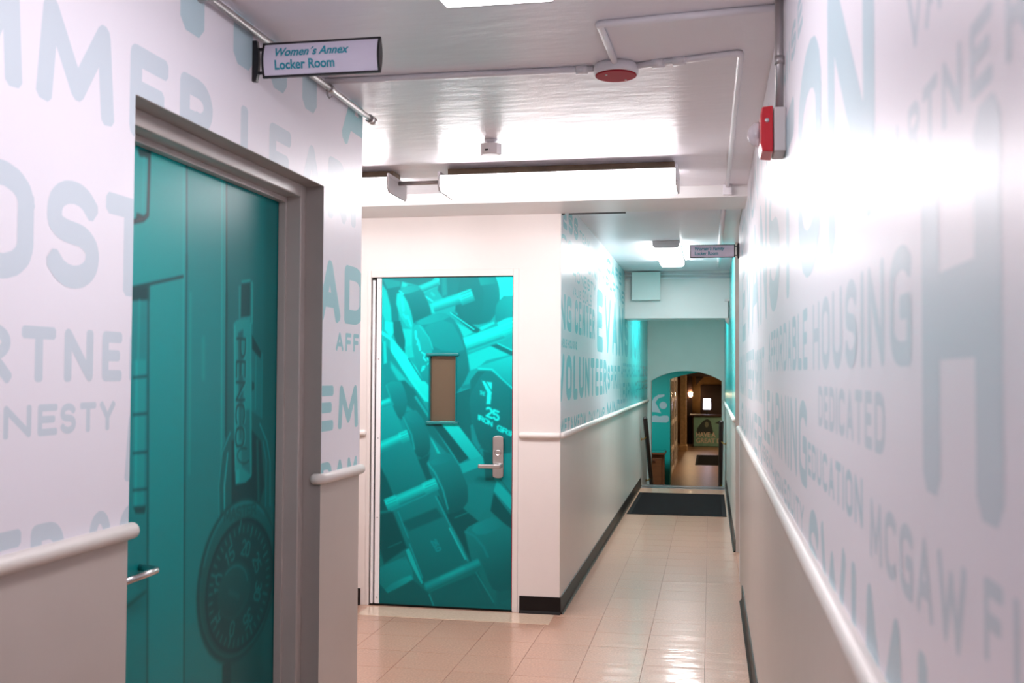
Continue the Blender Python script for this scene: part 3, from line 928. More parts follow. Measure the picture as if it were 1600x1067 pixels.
 ('p',('g',0.44,0.2,(356,917),(524,607)),6,[(309,879),(322,897),(355,918),(408,940),(441,950),(455,946),(476,923),(504,882),(530,834),(554,779),(567,727),(568,678),(558,639),(535,610),(503,589),(462,576),(425,606),(393,678),(358,753),(321,831)]),
 ('p',('g',0.5,0.4,(316,900),(466,920)),7,[(339,910),(402,937),(444,942),(464,923),(445,902),(387,878),(345,873),(320,889)]),
 ('l',0.66,9,9,[(309,885),(356,826),(408,723),(441,604)]),
 ('l',0.74,5,10.565029985007495,[(54,653),(298,760)]),
 ('l',0.82,5,10.565029985007495,[(57,645),(301,753)]),
 ('l',0.91,5,10.565029985007495,[(61,637),(305,745)]),
 ('l',0.84,5,10.565029985007495,[(64,630),(308,738)]),
 ('l',0.75,5,10.565029985007495,[(68,622),(311,730)]),
 ('l',0.65,5,10.565029985007495,[(71,615),(315,723)]),
 ('l',0.55,5,10.565029985007495,[(74,607),(318,715)]),
 ('l',0.46,5,10.565029985007495,[(78,600),(322,708)]),
 ('l',0.8,5,12.00571589205397,[(276,756),(351,789)]),
 ('l',0.89,5,12.00571589205397,[(280,747),(355,780)]),
 ('l',0.99,5,12.00571589205397,[(284,739),(359,771)]),
 ('l',0.91,5,12.00571589205397,[(288,730),(363,763)]),
 ('l',0.81,5,12.00571589205397,[(292,721),(367,754)]),
 ('l',0.72,5,12.00571589205397,[(296,713),(370,746)]),
 ('l',0.63,5,12.00571589205397,[(300,704),(374,737)]),
 ('l',0.55,5,12.00571589205397,[(304,696),(378,729)]),
 ('l',0.8,5,12.00571589205397,[(29,648),(96,677)]),
 ('l',0.89,5,12.00571589205397,[(33,639),(100,668)]),
 ('l',0.99,5,12.00571589205397,[(37,630),(103,660)]),
 ('l',0.91,5,12.00571589205397,[(40,622),(107,651)]),
 ('l',0.81,5,12.00571589205397,[(44,613),(111,642)]),
 ('l',0.72,5,12.00571589205397,[(48,605),(115,634)]),
 ('l',0.63,5,12.00571589205397,[(52,596),(119,625)]),
 ('l',0.55,5,12.00571589205397,[(56,587),(123,617)]),
 ('l',0.62,4,5,[(294,742),(363,772)]),
 ('l',0.62,4,5,[(45,633),(105,660)]),
 ('l',0.62,4,5,[(294,724),(363,754)]),
 ('l',0.62,4,5,[(45,615),(105,641)]),
 ('l',0.62,4,5,[(294,706),(363,736)]),
 ('l',0.62,4,5,[(46,596),(105,623)]),
 ('p',('g',0.52,0.4,(100,260),(101,93)),6,[(34,237),(122,279),(178,282),(200,246),(214,211),(220,177),(182,137),(99,90),(41,83),(7,116),(-10,154),(-11,195)]),
 ('p',('g',0.7,0.5,(203,190),(53,75)),10,[(73,121),(160,169),(207,185),(216,168),(179,136),(95,89),(48,74),(36,89)]),
 ('l',0.54,5,9.364458395802098,[(295,135),(633,299)]),
 ('l',0.59,5,9.364458395802098,[(298,129),(637,293)]),
 ('l',0.65,5,9.364458395802098,[(301,122),(640,286)]),
 ('l',0.61,5,9.364458395802098,[(305,115),(643,280)]),
 ('l',0.55,5,9.364458395802098,[(308,109),(646,273)]),
 ('l',0.48,5,9.364458395802098,[(311,102),(650,267)]),
 ('l',0.4,5,9.364458395802098,[(314,96),(653,260)]),
 ('l',0.34,5,9.364458395802098,[(318,89),(656,254)]),
 ('l',0.74,16,14,[(401,174),(542,241)]),
 ('p',('g',0.44,0.22,(650,527),(812,140)),7,[(552,469),(565,490),(611,518),(690,553),(749,558),(788,533),(824,510),(856,488),(873,392),(874,221),(842,127),(775,108),(729,120),(705,164),(680,220),(655,290),(618,358),(570,425)]),
 ('p',('g',0.54,0.44,(595,502),(769,502)),8,[(611,511),(687,548),(745,552),(785,525),(765,493),(685,456),(627,451),(591,479)]),
 ('l',0.52,16,9,[(555,467),(612,443),(668,378),(696,320)]),
]
PRINT_PADLOCK=[
 ('p',0.58,8,[(2428,2097),(2767,2177),(2765,1351),(2789,550),(2471,644)]),
 ('p',0.5,8,[(2771,2178),(3000,2232),(3009,1222),(3009,492),(2808,551)]),
 ('p',(0.42,0.2),8,[(3018,2236),(3471,2344),(3502,349),(3053,479)]),
 ('p',0.3,40,[(3312,2195),(3475,2228),(3502,349),(3339,396)]),
 ('l',-0.12,4,12,[(2566,2066),(2562,1890),(2539,1873),(2465,1854)]),
 ('p',0.06,5,[(2505,2060),(2573,2067),(2567,2045),(2515,2041)]),
 ('l',0.66,4,6,[(2538,2042),(2536,1895)]),
 ('p',-0.05,5,[(2507,1886),(2546,1883),(2546,1874),(2505,1871)]),
 ('l',-0.05,6,5,[(2769,2102),(2779,1763)]),
 ('l',0.2,8,9,[(2778,1801),(2784,1238),(2797,554)]),
 ('l',0.68,8,6,[(2750,2098),(2789,556)]),
 ('l',0.62,14,8,[(2804,1690),(2812,1161)]),
 ('l',0.62,24,10,[(2886,1560),(2890,1444)]),
 ('l',-0.05,6,7,[(3023,2074),(3035,1667)]),
 ('l',0.12,10,12,[(3034,1708),(3042,1261)]),
 ('l',0.72,7,6,[(2992,2088),(3014,1182)]),
 ('l',0.0,4,7,[(2482,1682),(2571,1700),(2758,1739)]),
 ('p',0.06,5,[(2470,1678),(2577,1697),(2578,1655),(2471,1644)]),
 ('p',0.5,6,[(2471,1647),(2575,1658),(2597,612),(2489,643)]),
 ('l',0.2,8,9,[(2571,1690),(2597,612)]),
 ('l',0.62,9,8,[(2527,1651),(2525,1496)]),
 ('p',0.6,6,[(2507,1493),(2564,1493),(2566,1080),(2513,1087)]),
 ('l',0.75,8,7,[(2519,1486),(2525,1094)]),
 ('l',0.12,4,6,[(2502,1445),(2568,1448)]),
 ('l',0.12,4,6,[(2505,1346),(2571,1347)]),
 ('l',0.12,4,6,[(2508,1244),(2575,1242)]),
 ('l',0.12,4,6,[(2511,1145),(2578,1141)]),
 ('p',0.1,6,[(2512,1101),(2576,1096),(2570,1076),(2525,1082)]),
 ('l',0.25,10,10,[(2489,842),(2580,862)]),
 ('p',0.45,5,[(3114,1741),(3189,1766),(3228,1761),(3231,1314),(3136,1318)]),
 ('p',0.16,3,[(3137,1749),(3204,1761),(3207,1644),(3136,1636)]),
 ('l',0.7,3,4,[(3128,1740),(3131,1635)]),
 ('l',0.75,3,5,[(3218,1765),(3222,1625)]),
 ('l',0.7,3,5,[(3141,1758),(3203,1768)]),
 ('l',0.65,3,4,[(3140,1638),(3207,1646)]),
 ('p',0.42,4,[(3218,1593),(3306,1524),(3307,1300),(3226,1325)]),
 ('p',0.08,4,[(3223,1587),(3295,1530),(3291,1508),(3225,1539)]),
 ('l',0.62,3,4,[(3306,1524),(3307,1300)]),
 ('l',0.62,3,5,[(3255,1516),(3256,1335)]),
 ('p',0.05,5,[(3228,1430),(3243,1425),(3244,1404),(3229,1400)]),
 ('l',0.3,5,34,[(3026,920),(3012,1102),(3031,1205),(3082,1266),(3155,1304),(3227,1314),(3313,1282),(3362,1209),(3376,1108),(3376,908)]),
 ('l',0.66,5,7,[(3008,963),(2999,1103),(3018,1206),(3073,1267)]),
 ('l',0.78,4,7,[(3043,958),(3038,1099),(3057,1203)]),
 ('l',0.7,4,6,[(3384,996),(3380,1152),(3351,1221),(3292,1285)]),
 ('l',0.6,4,6,[(3347,1000),(3348,1155),(3320,1223)]),
 ('p',0.06,8,[(3083,1238),(3223,1272),(3304,1224),(3335,1068),(3295,1007),(3089,1032)]),
 ('l',0.3,12,16,[(3274,1226),(3290,1029)]),
 ('p',0.58,3,[(3085,1618),(3108,1630),(3207,1639),(3233,1111),(3189,1096),(3115,1097),(3102,1216)]),
 ('l',0.8,5,6,[(3095,1609),(3113,1143)]),
 ('l',0.75,4,5,[(3212,1625),(3232,1121)]),
 ('p',0.3,10,[(3118,1589),(3155,1601),(3166,1253),(3138,1234)]),
 ('p',0.38,10,[(3144,1338),(3211,1336),(3222,1122),(3159,1149)]),
 ('l',0.12,3,5,[(3211,1167),(3203,1164),(3194,1161),(3184,1160),(3173,1160),(3163,1162),(3153,1165),(3144,1168),(3136,1173),(3131,1178),(3127,1184),(3126,1189),(3127,1195),(3130,1200),(3135,1204),(3143,1208),(3151,1210),(3161,1211),(3172,1211),(3182,1210),(3193,1207)]),
 ('p',0.72,4,[(3113,1143),(3141,1144),(3142,1105),(3119,1097)]),
]


# ================================================================== STRUCTURE
# ---- floor: slab with separate vinyl tiles laid on it
floor = struct('floor', MB().box(-5.2, 1.5, -3.2, Y_STAIR - 0.12, -0.12, -0.003), 'slab', 'glossy beige speckled tile floor of the corridor', 'floor')
T = 0.305
tile_mb = MB()
g, zt = 0.0008, 0.0
tile_mb.add([(g, g, -.003), (T - g, g, -.003), (T - g, T - g, -.003), (g, T - g, -.003),
             (g * 2, g * 2, zt), (T - 2 * g, g * 2, zt), (T - 2 * g, T - 2 * g, zt), (g * 2, T - 2 * g, zt)],
            [(0, 3, 2, 1), (4, 5, 6, 7), (0, 1, 5, 4), (1, 2, 6, 5), (2, 3, 7, 6), (3, 0, 4, 7)])
X_T0, Y_T0 = -0.638, 5.560
proto = None
part_tiles = {}
ntile = 0
rest = MB()
for j in range(-29, 27):
    for i in range(-15, 7):
        x0, y0 = X_T0 + i * T, Y_T0 + j * T
        x1, y1 = x0 + T, y0 + T
        # open floor areas of the plan
        for (ax0, ax1, ay0, ay1) in ((XL, XR, -3.0, Y_END_L), (-5.0, XR, Y_END_L, Y_FAR), (XC, XR, Y_FAR, Y_STAIR - 0.12), (XR, 1.2, 7.5, 8.72)):
            cx0, cx1, cy0, cy1 = max(x0, ax0), min(x1, ax1), max(y0, ay0), min(y1, ay1)
            if cx1 - cx0 < 0.004 or cy1 - cy0 < 0.004:
                continue
            if not (cy0 > 3.55 and cx1 > -2.4 and cx0 < XR - 0.001):
                rest.box(cx0 + g, cx1 - g, cy0 + g, cy1 - g, -0.003, 0.0)
                continue
            whole = cx1 - cx0 > T - 1e-4 and cy1 - cy0 > T - 1e-4
            if whole and proto is not None:
                o = proto.copy()
                COL.objects.link(o)
                o.location = (x0, y0, 0)
            elif whole:
                o = tile_mb.build('tile', 'tile', floor)
                o.location = (x0, y0, 0)
                proto = o
            else:
                o = MB().box(cx0 + g, cx1 - g, cy0 + g, cy1 - g, -0.003, 0.0).build('tile', 'tile', floor)
            o.parent = floor
            ntile += 1
tag(rest.build('tile', 'tile', floor), kind='stuff')
MB().box(-2.10, -0.928, 5.975, 6.215, -0.002, 0.0015).build('threshold_strip', 'tile_edge', floor)

# ---- ceiling
ceiling = struct('ceiling', MB().box(-5.2, XR + 0.2, -3.2, Y_BEAM, Z_CEIL, Z_CEIL + 0.2), 'ceil', 'glossy white painted ceiling over the corridor junction', 'ceiling')
ceiling_c = struct('ceiling', MB().box(-1.1, 1.4, Y_FAR, 15.4, Z_CEIL2, Z_CEIL2 + 0.15), 'ceil', 'white ceiling of the narrow corridor beyond the beam', 'ceiling')
beam = struct('trim_1', MB().box(-5.2, XR + 0.2, Y_BEAM, Y_FAR, Z_BEAM, Z_CEIL2 + 0.15), 'soffit', 'shallow white ceiling beam in front of the dumbbell door', 'beam', 0.004)
far_beam = struct('trim_2', MB().box(XC, XR, 11.04, 11.42, 2.055, Z_CEIL2), 'soffit', 'deep white beam crossing the corridor above the black mat', 'beam', 0.006)

# ---- near left wall with door recess
D1A, D1B, D1Z = 2.245, 3.480, 2.130
w = MB()
w.box(XL - 0.32, XL, -3.2, D1A, -0.1, Z_CEIL)
w.box(XL - 0.32, XL, D1A, D1B, D1Z, Z_CEIL)
w.box(XL - 0.32, XL, D1B, Y_END_L, -0.1, Z_CEIL)
wall_left = struct('wall_left', w, 'paint_low_shaded', 'near left wall with word mural above and beige paint below')
F = XL + 0.0015
film_left = MB().box(XL, F, -3.2, D1A, RAIL_Z, Z_CEIL).box(XL, F, D1A, D1B, D1Z, Z_CEIL).box(XL, F, D1B, Y_END_L, RAIL_Z, Z_CEIL).build('mural_film', 'film', wall_left)
struct('wall_side_hall', MB().box(-5.2, XL - 0.32, Y_END_L - 0.25, Y_END_L, -0.1, Z_CEIL), 'paint', 'plain side wall of the hall turning left', 'wall')
struct('wall_left_end', MB().box(-5.2, -5.0, Y_END_L, Y_FAR, -0.1, Z_CEIL), 'paint', 'plain wall closing the hall on the far left', 'wall')
struct('wall_rear', MB().box(XL, XR, -3.2, -3.0, -0.1, Z_CEIL), 'paint', 'plain wall closing the corridor behind the viewer', 'wall')

# ---- far wall with dumbbell door, and the corridor's left wall
D2A, D2B, D2Z = -2.140, -1.161, 2.112
w = MB()
w.box(-5.2, D2A, Y_FAR, Y_FAR + 0.2, -0.1, 2.7)
w.box(D2A, D2B, Y_FAR, Y_FAR + 0.2, D2Z, 2.7)
w.box(D2B, XC - 0.003, Y_FAR, Y_FAR + 0.2, -0.1, 2.7)
wall_far = struct('wall_far', w, 'paint', 'glossy cream wall around the teal dumbbell door')
wall_corr = struct('wall_corridor_left', MB().box(XC - 0.2, XC, Y_FAR + 0.2, 15.4, -1.0, 2.7).box(XC - 0.003, XC, Y_FAR, Y_FAR + 0.2, -0.1, 2.7), 'paint_low', 'left corridor wall with aqua word mural running to the stairs')
FC = XC + 0.0015
film_corr = MB().box(XC, FC, Y_FAR + 0.004, Y_ARCH, RAIL_Z, Z_CEIL2).build('mural_film', 'film_c', wall_corr)

# ---- right wall: long near part, doorway gap, far part
Y_GAP0, Y_GAP1 = 7.50, 8.72
wall_right = struct('wall_right', MB().box(XR, XR + 0.2, -3.2, Y_GAP0, -0.1, 2.7), 'paint_low_shaded', 'long right wall with pale word mural beside the viewer')
FR = XR - 0.0015
film_right = MB().box(FR, XR, -3.2, Y_GAP0 - 0.012, RAIL_Z, Z_CEIL).build('mural_film', 'film', wall_right)
MB().box(XR - 0.003, XR + 0.003, Y_GAP0 - 0.014, Y_GAP0 + 0.002, 0, 2.5).build('corner_guard', 'white', wall_right)
wall_right2 = struct('wall_right_stairs', MB().box(XR, XR + 0.2, Y_GAP1, 15.4, -1.0, 2.7), 'paint_low', 'right wall beyond the doorway with teal film down to the stairs')
M['film_r2'] = wall_film_mat('stair_mural_film', (120, 212, 212), (22, 172, 172), 8.5, 10.5, 0.24)
film_r2 = MB().box(FR, XR, Y_GAP1, Y_ARCH, RAIL_Z, Z_CEIL2).build('mural_film', 'film_r2', wall_right2)
struct('wall_doorway_recess', MB().box(1.2, 1.4, 7.3, 8.9, -0.1, 2.7).box(XR + 0.2, 1.2, 7.3, Y_GAP0, -0.1, 2.7).box(XR + 0.2, 1.2, Y_GAP1, 8.9, -0.1, 2.7), 'paint', 'plain walls inside the doorway gap on the right', 'wall')

# ---- arch wall at the foot of the stairs
# the near arch is a flat segment: use a circular segment
def segment_arch(name, y, th, xa, xb, z0, z1, oa, ob, spring, rise, material, label, n=18):
    c = (ob - oa) / 2
    R_ = (c * c + rise * rise) / (2 * rise)
    cx, cz = (oa + ob) / 2, spring + rise - R_
    a0 = math.asin(c / R_)
    pts = [(cx + R_ * math.sin(-a0 + 2 * a0 * k / n), cz + R_ * math.cos(-a0 + 2 * a0 * k / n)) for k in range(n + 1)]
    mb = MB()
    mb.box(xa, oa, y, y + th, z0, z1)
    mb.box(ob, xb, y, y + th, z0, z1)
    for (ax, az), (bx, bz) in zip(pts[:-1], pts[1:]):
        mb.prism([(ax, y, az), (bx, y, bz), (bx, y, z1), (ax, y, z1)], (0, th, 0))
    return struct(name, mb, material, label)


segment_arch('wall_arch', Y_ARCH, 0.2, XC - 0.2, XR + 0.2, Z_LOW - 0.1, 2.7, -0.846, 0.165, 1.370, 0.145, 'greywall', 'pale green-grey wall with a low segmental arch below the stairs')

# ---- stairs
stairs = empty('stairs', (-0.35, Y_STAIR, 0), 'short flight of grey stairs leading down to the arch', 'stairs', kind='structure')
nst = 5
for k in range(nst):
    y0 = Y_STAIR + 0.28 * k
    MB().box(XC, XR, y0, y0 + 0.30, Z_LOW - 0.1, -0.18 * (k + 1)).build('step', 'slab', stairs)
MB().box(XC + 0.002, XR - 0.002, Y_STAIR - 0.12, Y_STAIR, -0.18, 0.0).build('landing_edge', 'tile_edge', stairs)
MB().box(XC + 0.01, XR - 0.01, Y_STAIR - 0.10, Y_STAIR + 0.012, -0.02, 0.004).build('nosing', 'nosing', stairs, 0.003)
MB().box(XC + 0.01, XR - 0.01, Y_STAIR - 0.36, Y_STAIR - 0.13, 0.0, 0.003).build('nosing', 'nosing', stairs, 0.001)

# ---- chair rails
def rail(n, pts, label, ends=(True, True)):
    r = 0.0195
    P = [Vector(p) for p in pts]
    path, rs = [], []
    d0 = (P[1] - P[0]).normalized()
    d1 = (P[-1] - P[-2]).normalized()
    for e, q in ((-0.012, .35), (-0.008, .72), (0, 1)):
        path.append(P[0] + d0 * (e + .012)); rs.append(r * q)
    for p in P[1:-1]:
        path.append(p); rs.append(r)
    for e, q in ((0, 1), (.008, .72), (.012, .35)):
        path.append(P[-1] + d1 * (e - .012)); rs.append(r * q)
    mb = MB().tube(path, r, 14, True, rs)
    return struct('trim_%d' % n, mb, 'rail', label, 'chair rail')


off = 0.006
rail(3, [(XL + off, -3.0, RAIL_Z), (XL + off, D1A + 0.022, RAIL_Z)], 'rounded chair rail on near left wall, ending at the padlock door')
rail(4, [(XL - 0.035, D1B - 0.006, RAIL_Z), (XL - 0.004, D1B - 0.006, RAIL_Z), (XL + off, D1B + 0.006, RAIL_Z), (XL + off, Y_END_L + 0.016, RAIL_Z)], 'short chair rail between the padlock door frame and the wall corner')
rail(5, [(-2.6, Y_FAR - off, RAIL_Z), (D2A, Y_FAR - off, RAIL_Z)], 'chair rail stub left of the dumbbell door')
rail(6, [(D2B + 0.004, Y_FAR - off, RAIL_Z), (XC + 0.004, Y_FAR - off, RAIL_Z)], 'short chair rail right of the dumbbell door')
rail(7, [(XC + off, Y_FAR + 0.01, RAIL_Z), (XC + off, Y_ARCH, RAIL_Z)], 'long chair rail on the corridor left wall under the aqua mural')
rail(8, [(XR - off, -3.0, RAIL_Z), (XR - off, Y_GAP0, RAIL_Z)], 'long chair rail on the near right wall')
rail(9, [(XR - off, Y_GAP1, RAIL_Z), (XR - off, Y_ARCH, RAIL_Z)], 'chair rail on the right wall beyond the doorway gap')

# ---- rubber cove baseboards
def baseboard(name, a, b, n, label):
    """a, b floor points (x, y) on the wall face, n = outward normal"""
    mb = MB()
    prof = [(0.0, 0.0), (0.022, 0.0), (0.014, 0.006), (0.008, 0.016), (0.006, 0.10), (0.0, 0.102)]
    pts = [(a[0] + n[0] * d, a[1] + n[1] * d, z) for d, z in prof]
    mb.prism(pts, (b[0] - a[0], b[1] - a[1], 0))
    return struct(name, mb, 'base', label, 'baseboard')


baseboard('baseboard_left', (XL, -3.0), (XL, D1A), (1, 0), 'dark rubber baseboard on near left wall')
baseboard('baseboard_left_corner', (XL, D1B), (XL, Y_END_L), (1, 0), 'short dark baseboard at the left wall corner')
baseboard('baseboard_far_left', (-4.9, Y_FAR), (D2A - 0.03, Y_FAR), (0, -1), 'dark baseboard left of the dumbbell door')
baseboard('baseboard_far_right', (D2B + 0.012, Y_FAR), (XC + 0.006, Y_FAR), (0, -1), 'dark baseboard right of the dumbbell door')
baseboard('baseboard_corridor', (XC, Y_FAR), (XC, Y_STAIR - 0.1), (1, 0), 'long dark baseboard along the corridor left wall')
baseboard('baseboard_right', (XR, -3.0), (XR, 6.86), (-1, 0), 'dark baseboard along the near right wall')
baseboard('baseboard_right_stairs', (XR, Y_GAP1), (XR, Y_STAIR - 0.1), (-1, 0), 'dark baseboard on the right wall beyond the doorway gap')

# ================================================================== MURAL LETTERING
cl_near = (-3.0, D1A, RAIL_Z + 0.012, Z_CEIL)
cl_top = (-3.0, Y_END_L, D1Z, Z_CEIL)
cl_all = (-3.0, Y_END_L, D1Z, Z_CEIL)
cl_far = (D1B, Y_END_L, RAIL_Z + 0.012, Z_CEIL)
XW = F + 0.0002


def left_word(ink, z0, z1, cells, clips, t=None):
    for cl in clips:
        word_on_wall('', XW, 1, 0.0, 1.0, z0, z1, ink, film_left, cl, t, cells)


def spread(word, a, b):
    return [(c, a + p * (b - a), a + q * (b - a)) for c, p, q in layout(word)]


def three(ink, z0, z1, cells, t=None):
    """left wall word that may run over the door head: near, above and beyond the opening"""
    left_word(ink[0], z0, z1, cells, [cl_near], t)
    left_word(ink[1], z0, z1, cells, [(D1A, D1B, D1Z, Z_CEIL)], t)
    left_word(ink[2], z0, z1, cells, [cl_far], t)


three(('ink_grey', 'ink_grey', 'ink_grey'), 2.025, 2.252, [('S', .86, 1.06), ('U', 1.12, 1.32), ('M', 1.36, 1.58), ('M', 1.60, 1.83), ('M', 1.875, 2.155), ('E', 2.22, 2.395), ('R', 2.455, 2.64), ('L', 2.81, 2.95), ('E', 3.01, 3.18), ('A', 3.25, 3.47), ('R', 3.52, 3.71), ('N', 3.765, 3.99)], 0.052)
three(('ink_grey',) * 3, 1.640, 1.875, [('H', 1.40, 1.60), ('O', 1.665, 1.875), ('S', 1.915, 2.105), ('T', 2.13, 2.33)], 0.05)
three(('ink_teal',) * 3, 1.648, 1.872, [('A', 3.44, 3.655), ('D', 3.700, 3.925)], 0.055)
three(('ink_grey',) * 3, 1.438, 1.553, [('A', 1.53, 1.64), ('R', 1.695, 1.815), ('T', 1.845, 1.955), ('N', 1.985, 2.09), ('E', 2.125, 2.205), ('R', 2.238, 2.32)], 0.026)
three(('ink_grey',) * 3, 1.326, 1.392, [('H', 1.58, 1.65), ('O', 1.69, 1.765), ('N', 1.795, 1.88), ('E', 1.90, 1.965), ('S', 1.975, 2.03), ('T', 2.045, 2.105), ('Y', 2.12, 2.18)], 0.015)
three(('ink_grey',) * 3, 0.95, 1.145, [('T', 1.57, 1.70), ('E', 1.73, 1.855), ('R', 1.885, 2.0), ('S', 2.085, 2.17), ('C', 2.205, 2.30)], 0.036)
three(('ink_grey',) * 3, 1.20, 1.36, [('M', 2.225, 2.42)], 0.03)
three(('ink_teal',) * 3, 1.543, 1.612, spread('AFFORDABLE', 3.615, 4.55), 0.0155)
three(('ink_teal',) * 3, 1.250, 1.414, [('E', 3.44, 3.595), ('M', 3.645, 3.865)], 0.038)
three(('ink_teal',) * 3, 1.03, 1.138, [('R', 3.475, 3.585), ('A', 3.61, 3.725), ('M', 3.745, 3.865)], 0.027)
three(('ink_blue', 'ink_blue', 'ink_teal'), 2.365, 2.95, [('T', 2.24, 2.79), ('H', 2.755, 3.14), ('I', 3.26, 3.41)], 0.13)
three(('ink_teal',) * 3, 2.335, 2.60, [('A', 3.66, 3.97)], 0.07)

XW2 = FR - 0.0002
clr = (-3.0, Y_GAP0 - 0.02, RAIL_Z + 0.012, Z_CEIL)


def right_cells(ink, z0, z1, cells, t=None):
    """cells = (letter, y start, y end) with decreasing y"""
    cc = [(c, -a, -b) for c, a, b in cells]
    word_on_wall('', XW2, -1, 0.0, -1.0, z0, z1, ink, film_right, clr, t, cc)


def right_word(ink, word, ya, yb, z0, z1, t=None):
    word_on_wall(word, XW2, -1, ya, yb, z0, z1, ink, film_right, clr, t)


right_cells('ink_blue', 1.665, 2.155, [('E', 6.75, 6.15), ('V', 6.0, 5.3), ('A', 5.2, 4.5), ('N', 4.35, 3.85), ('S', 3.70, 3.15), ('T', 3.05, 2.60), ('O', 2.48, 1.975), ('N', 1.865, 1.345)], 0.10)
right_word('ink_blue', 'AFFORDABLE', 3.76, 2.27, 1.472, 1.605, 0.027)
right_word('ink_grey', 'HOUSING', 2.15, 1.115, 1.470, 1.602, 0.027)
right_word('ink_grey', 'DEDICATED', 2.045, 1.285, 1.364, 1.440, 0.0165)
right_word('ink_blue', 'LEARNING', 4.07, 2.29, 1.215, 1.405, 0.038)
right_word('ink_blue', 'EDUCATION', 2.265, 1.47, 1.250, 1.320, 0.0145)
right_word('ink_grey', 'MCGAW', 1.405, 0.893, 1.226, 1.304, 0.0165)
right_cells('ink_grey', 1.247, 1.310, [('F', .838, .785), ('I', .765, .742), ('T', .728, .68), ('N', .665, .61), ('E', .595, .55), ('S', .53, .48), ('S', .46, .41)], 0.0135)
right_word('ink_blue', 'EQUITY', 2.98, 2.375, 1.106, 1.172, 0.0135)
right_cells('ink_grey', 1.350, 1.668, [('H', 1.062, .780)], 0.078)
right_cells('ink_blue', 0.99, 1.190, [('S', 2.25, 2.05), ('W', 2.01, 1.655), ('I', 1.60, 1.53), ('M', 1.455, 1.175), ('L', 1.095, .95), ('E', .91, .78)], 0.045)
right_cells('ink_grey', 1.677, 1.738, [('P', 1.30, 1.235), ('A', 1.225, 1.155), ('R', 1.125, 1.065), ('T', 1.05, .985), ('N', .965, .895), ('E', .865, .80), ('R', .765, .70), ('S', .68, .62)], 0.0135)
right_cells('ink_grey', 1.790, 1.862, [('V', 1.125, 1.045), ('A', 1.035, .965), ('L', .95, .90), ('U', .88, .82), ('E', .80, .75), ('S', .73, .67)], 0.014)
right_word('ink_blue', 'VOLUNTEER', 7.45, 4.95, 1.335, 1.585, 0.05)
right_word('ink_blue', 'SPIRIT', 4.86, 4.06, 1.345, 1.570, 0.045)
right_word('ink_blue', 'SUMMER', 6.95, 4.22, 1.09, 1.285, 0.04)
right_word('ink_blue', 'RENEWAL', 4.2, 3.45, 1.13, 1.19, 0.013)
right_word('ink_blue', 'MCGAW', 3.42, 3.02, 1.11, 1.165, 0.012)
right_word('ink_blue', 'PROMISE', 3.6, 2.35, 2.245, 2.33, 0.02)
right_word('ink_blue', 'COMMUNITY', 6.9, 3.7, 2.22, 2.42, 0.04)

XW3 = FC + 0.0002
clc = (Y_FAR + 0.006, Y_ARCH, RAIL_Z + 0.012, Z_CEIL2)


def corr_word(word, ya, yb, z0, z1, t=None):
    word_on_wall(word, XW3, 1, ya, yb, z0, z1, 'ink_c', film_corr, clc, t)


word_on_wall('', XW3, 1, 0.0, 1.0, 1.735, 1.965, 'ink_c', film_corr, clc, 0.06, [('N', 6.19, 6.45), ('G', 6.50, 6.74)])
corr_word('CENTER', 6.90, 8.13, 1.735, 1.970, 0.06)
corr_word('EVANSTON', 8.30, 13.6, 1.645, 2.155, 0.13)
corr_word('DABLE HOUSING', 6.20, 7.02, 1.625, 1.682, 0.015)
corr_word('VOLUNTEER', 6.13, 9.10, 1.288, 1.585, 0.075)
corr_word('SPIRIT', 9.18, 10.46, 1.318, 1.545, 0.056)
corr_word('METAMEDIA', 6.22, 7.56, 1.075, 1.182, 0.026)
corr_word('DAY CAMP', 7.74, 8.92, 1.08, 1.178, 0.022)
corr_word('MIND', 9.13, 10.46, 1.04, 1.212, 0.045)
corr_word('HONESTY', 6.80, 8.20, 2.085, 2.175, 0.018)
corr_word('VALUE', 6.80, 7.25, 1.985, 2.045, 0.012)
corr_word('GOALS', 7.33, 7.90, 1.975, 2.070, 0.017)
corr_word('NESS', 6.05, 7.06, 2.375, 2.525, 0.042)
corr_word('TEAM', 7.15, 7.75, 2.40, 2.47, 0.014)
corr_word('COMMUNITY', 6.25, 8.9, 2.215, 2.335, 0.026)
corr_word('AFFORDABLE', 10.6, 13.0, 1.425, 1.580, 0.032)
corr_word('HOUSING', 13.2, 15.0, 1.425, 1.580, 0.032)
corr_word('LEARNING', 10.55, 12.9, 1.16, 1.37, 0.042)
corr_word('DEDICATED', 13.0, 15.1, 1.26, 1.38, 0.024)
corr_word('PARTNERSHIP', 9.0, 12.4, 2.20, 2.33, 0.028)
corr_word('CARE', 9.1, 10.6, 2.37, 2.50, 0.03)

# ================================================================== DOOR WITH PADLOCK PRINT
XD = -1.510
door1 = empty('door_1', (XD, (D1A + D1B) / 2, 0), 'door wrapped in a teal photo of a padlocked locker, left wall', 'door', kind='structure')
MB().box(XD - 0.045, XD, D1A + 0.055, D1B - 0.042, 0.008, 2.068).build('door_leaf', 'leaf', door1, 0.002)
u0, v0 = D1A + 0.055, 0.010
uw, vh = (D1B - 0.042 - u0) * 1000, 2056.0
shift = lambda p: (p[0] - u0 * 1000, p[1] - v0 * 1000)
shapes = []
for s in PRINT_PADLOCK:
    s = list(s)
    s[-1] = [shift(p) for p in s[-1]]
    shapes.append(tuple(s))


def ellipse(cx, cz, rx, rz, a0=0, a1=360, n=40):
    return [(cx + rx * math.sin(math.radians(a0 + (a1 - a0) * k / n)) - u0 * 1000, cz + rz * math.cos(math.radians(a0 + (a1 - a0) * k / n)) - v0 * 1000) for k in range(n + (0 if a1 - a0 == 360 else 1))]


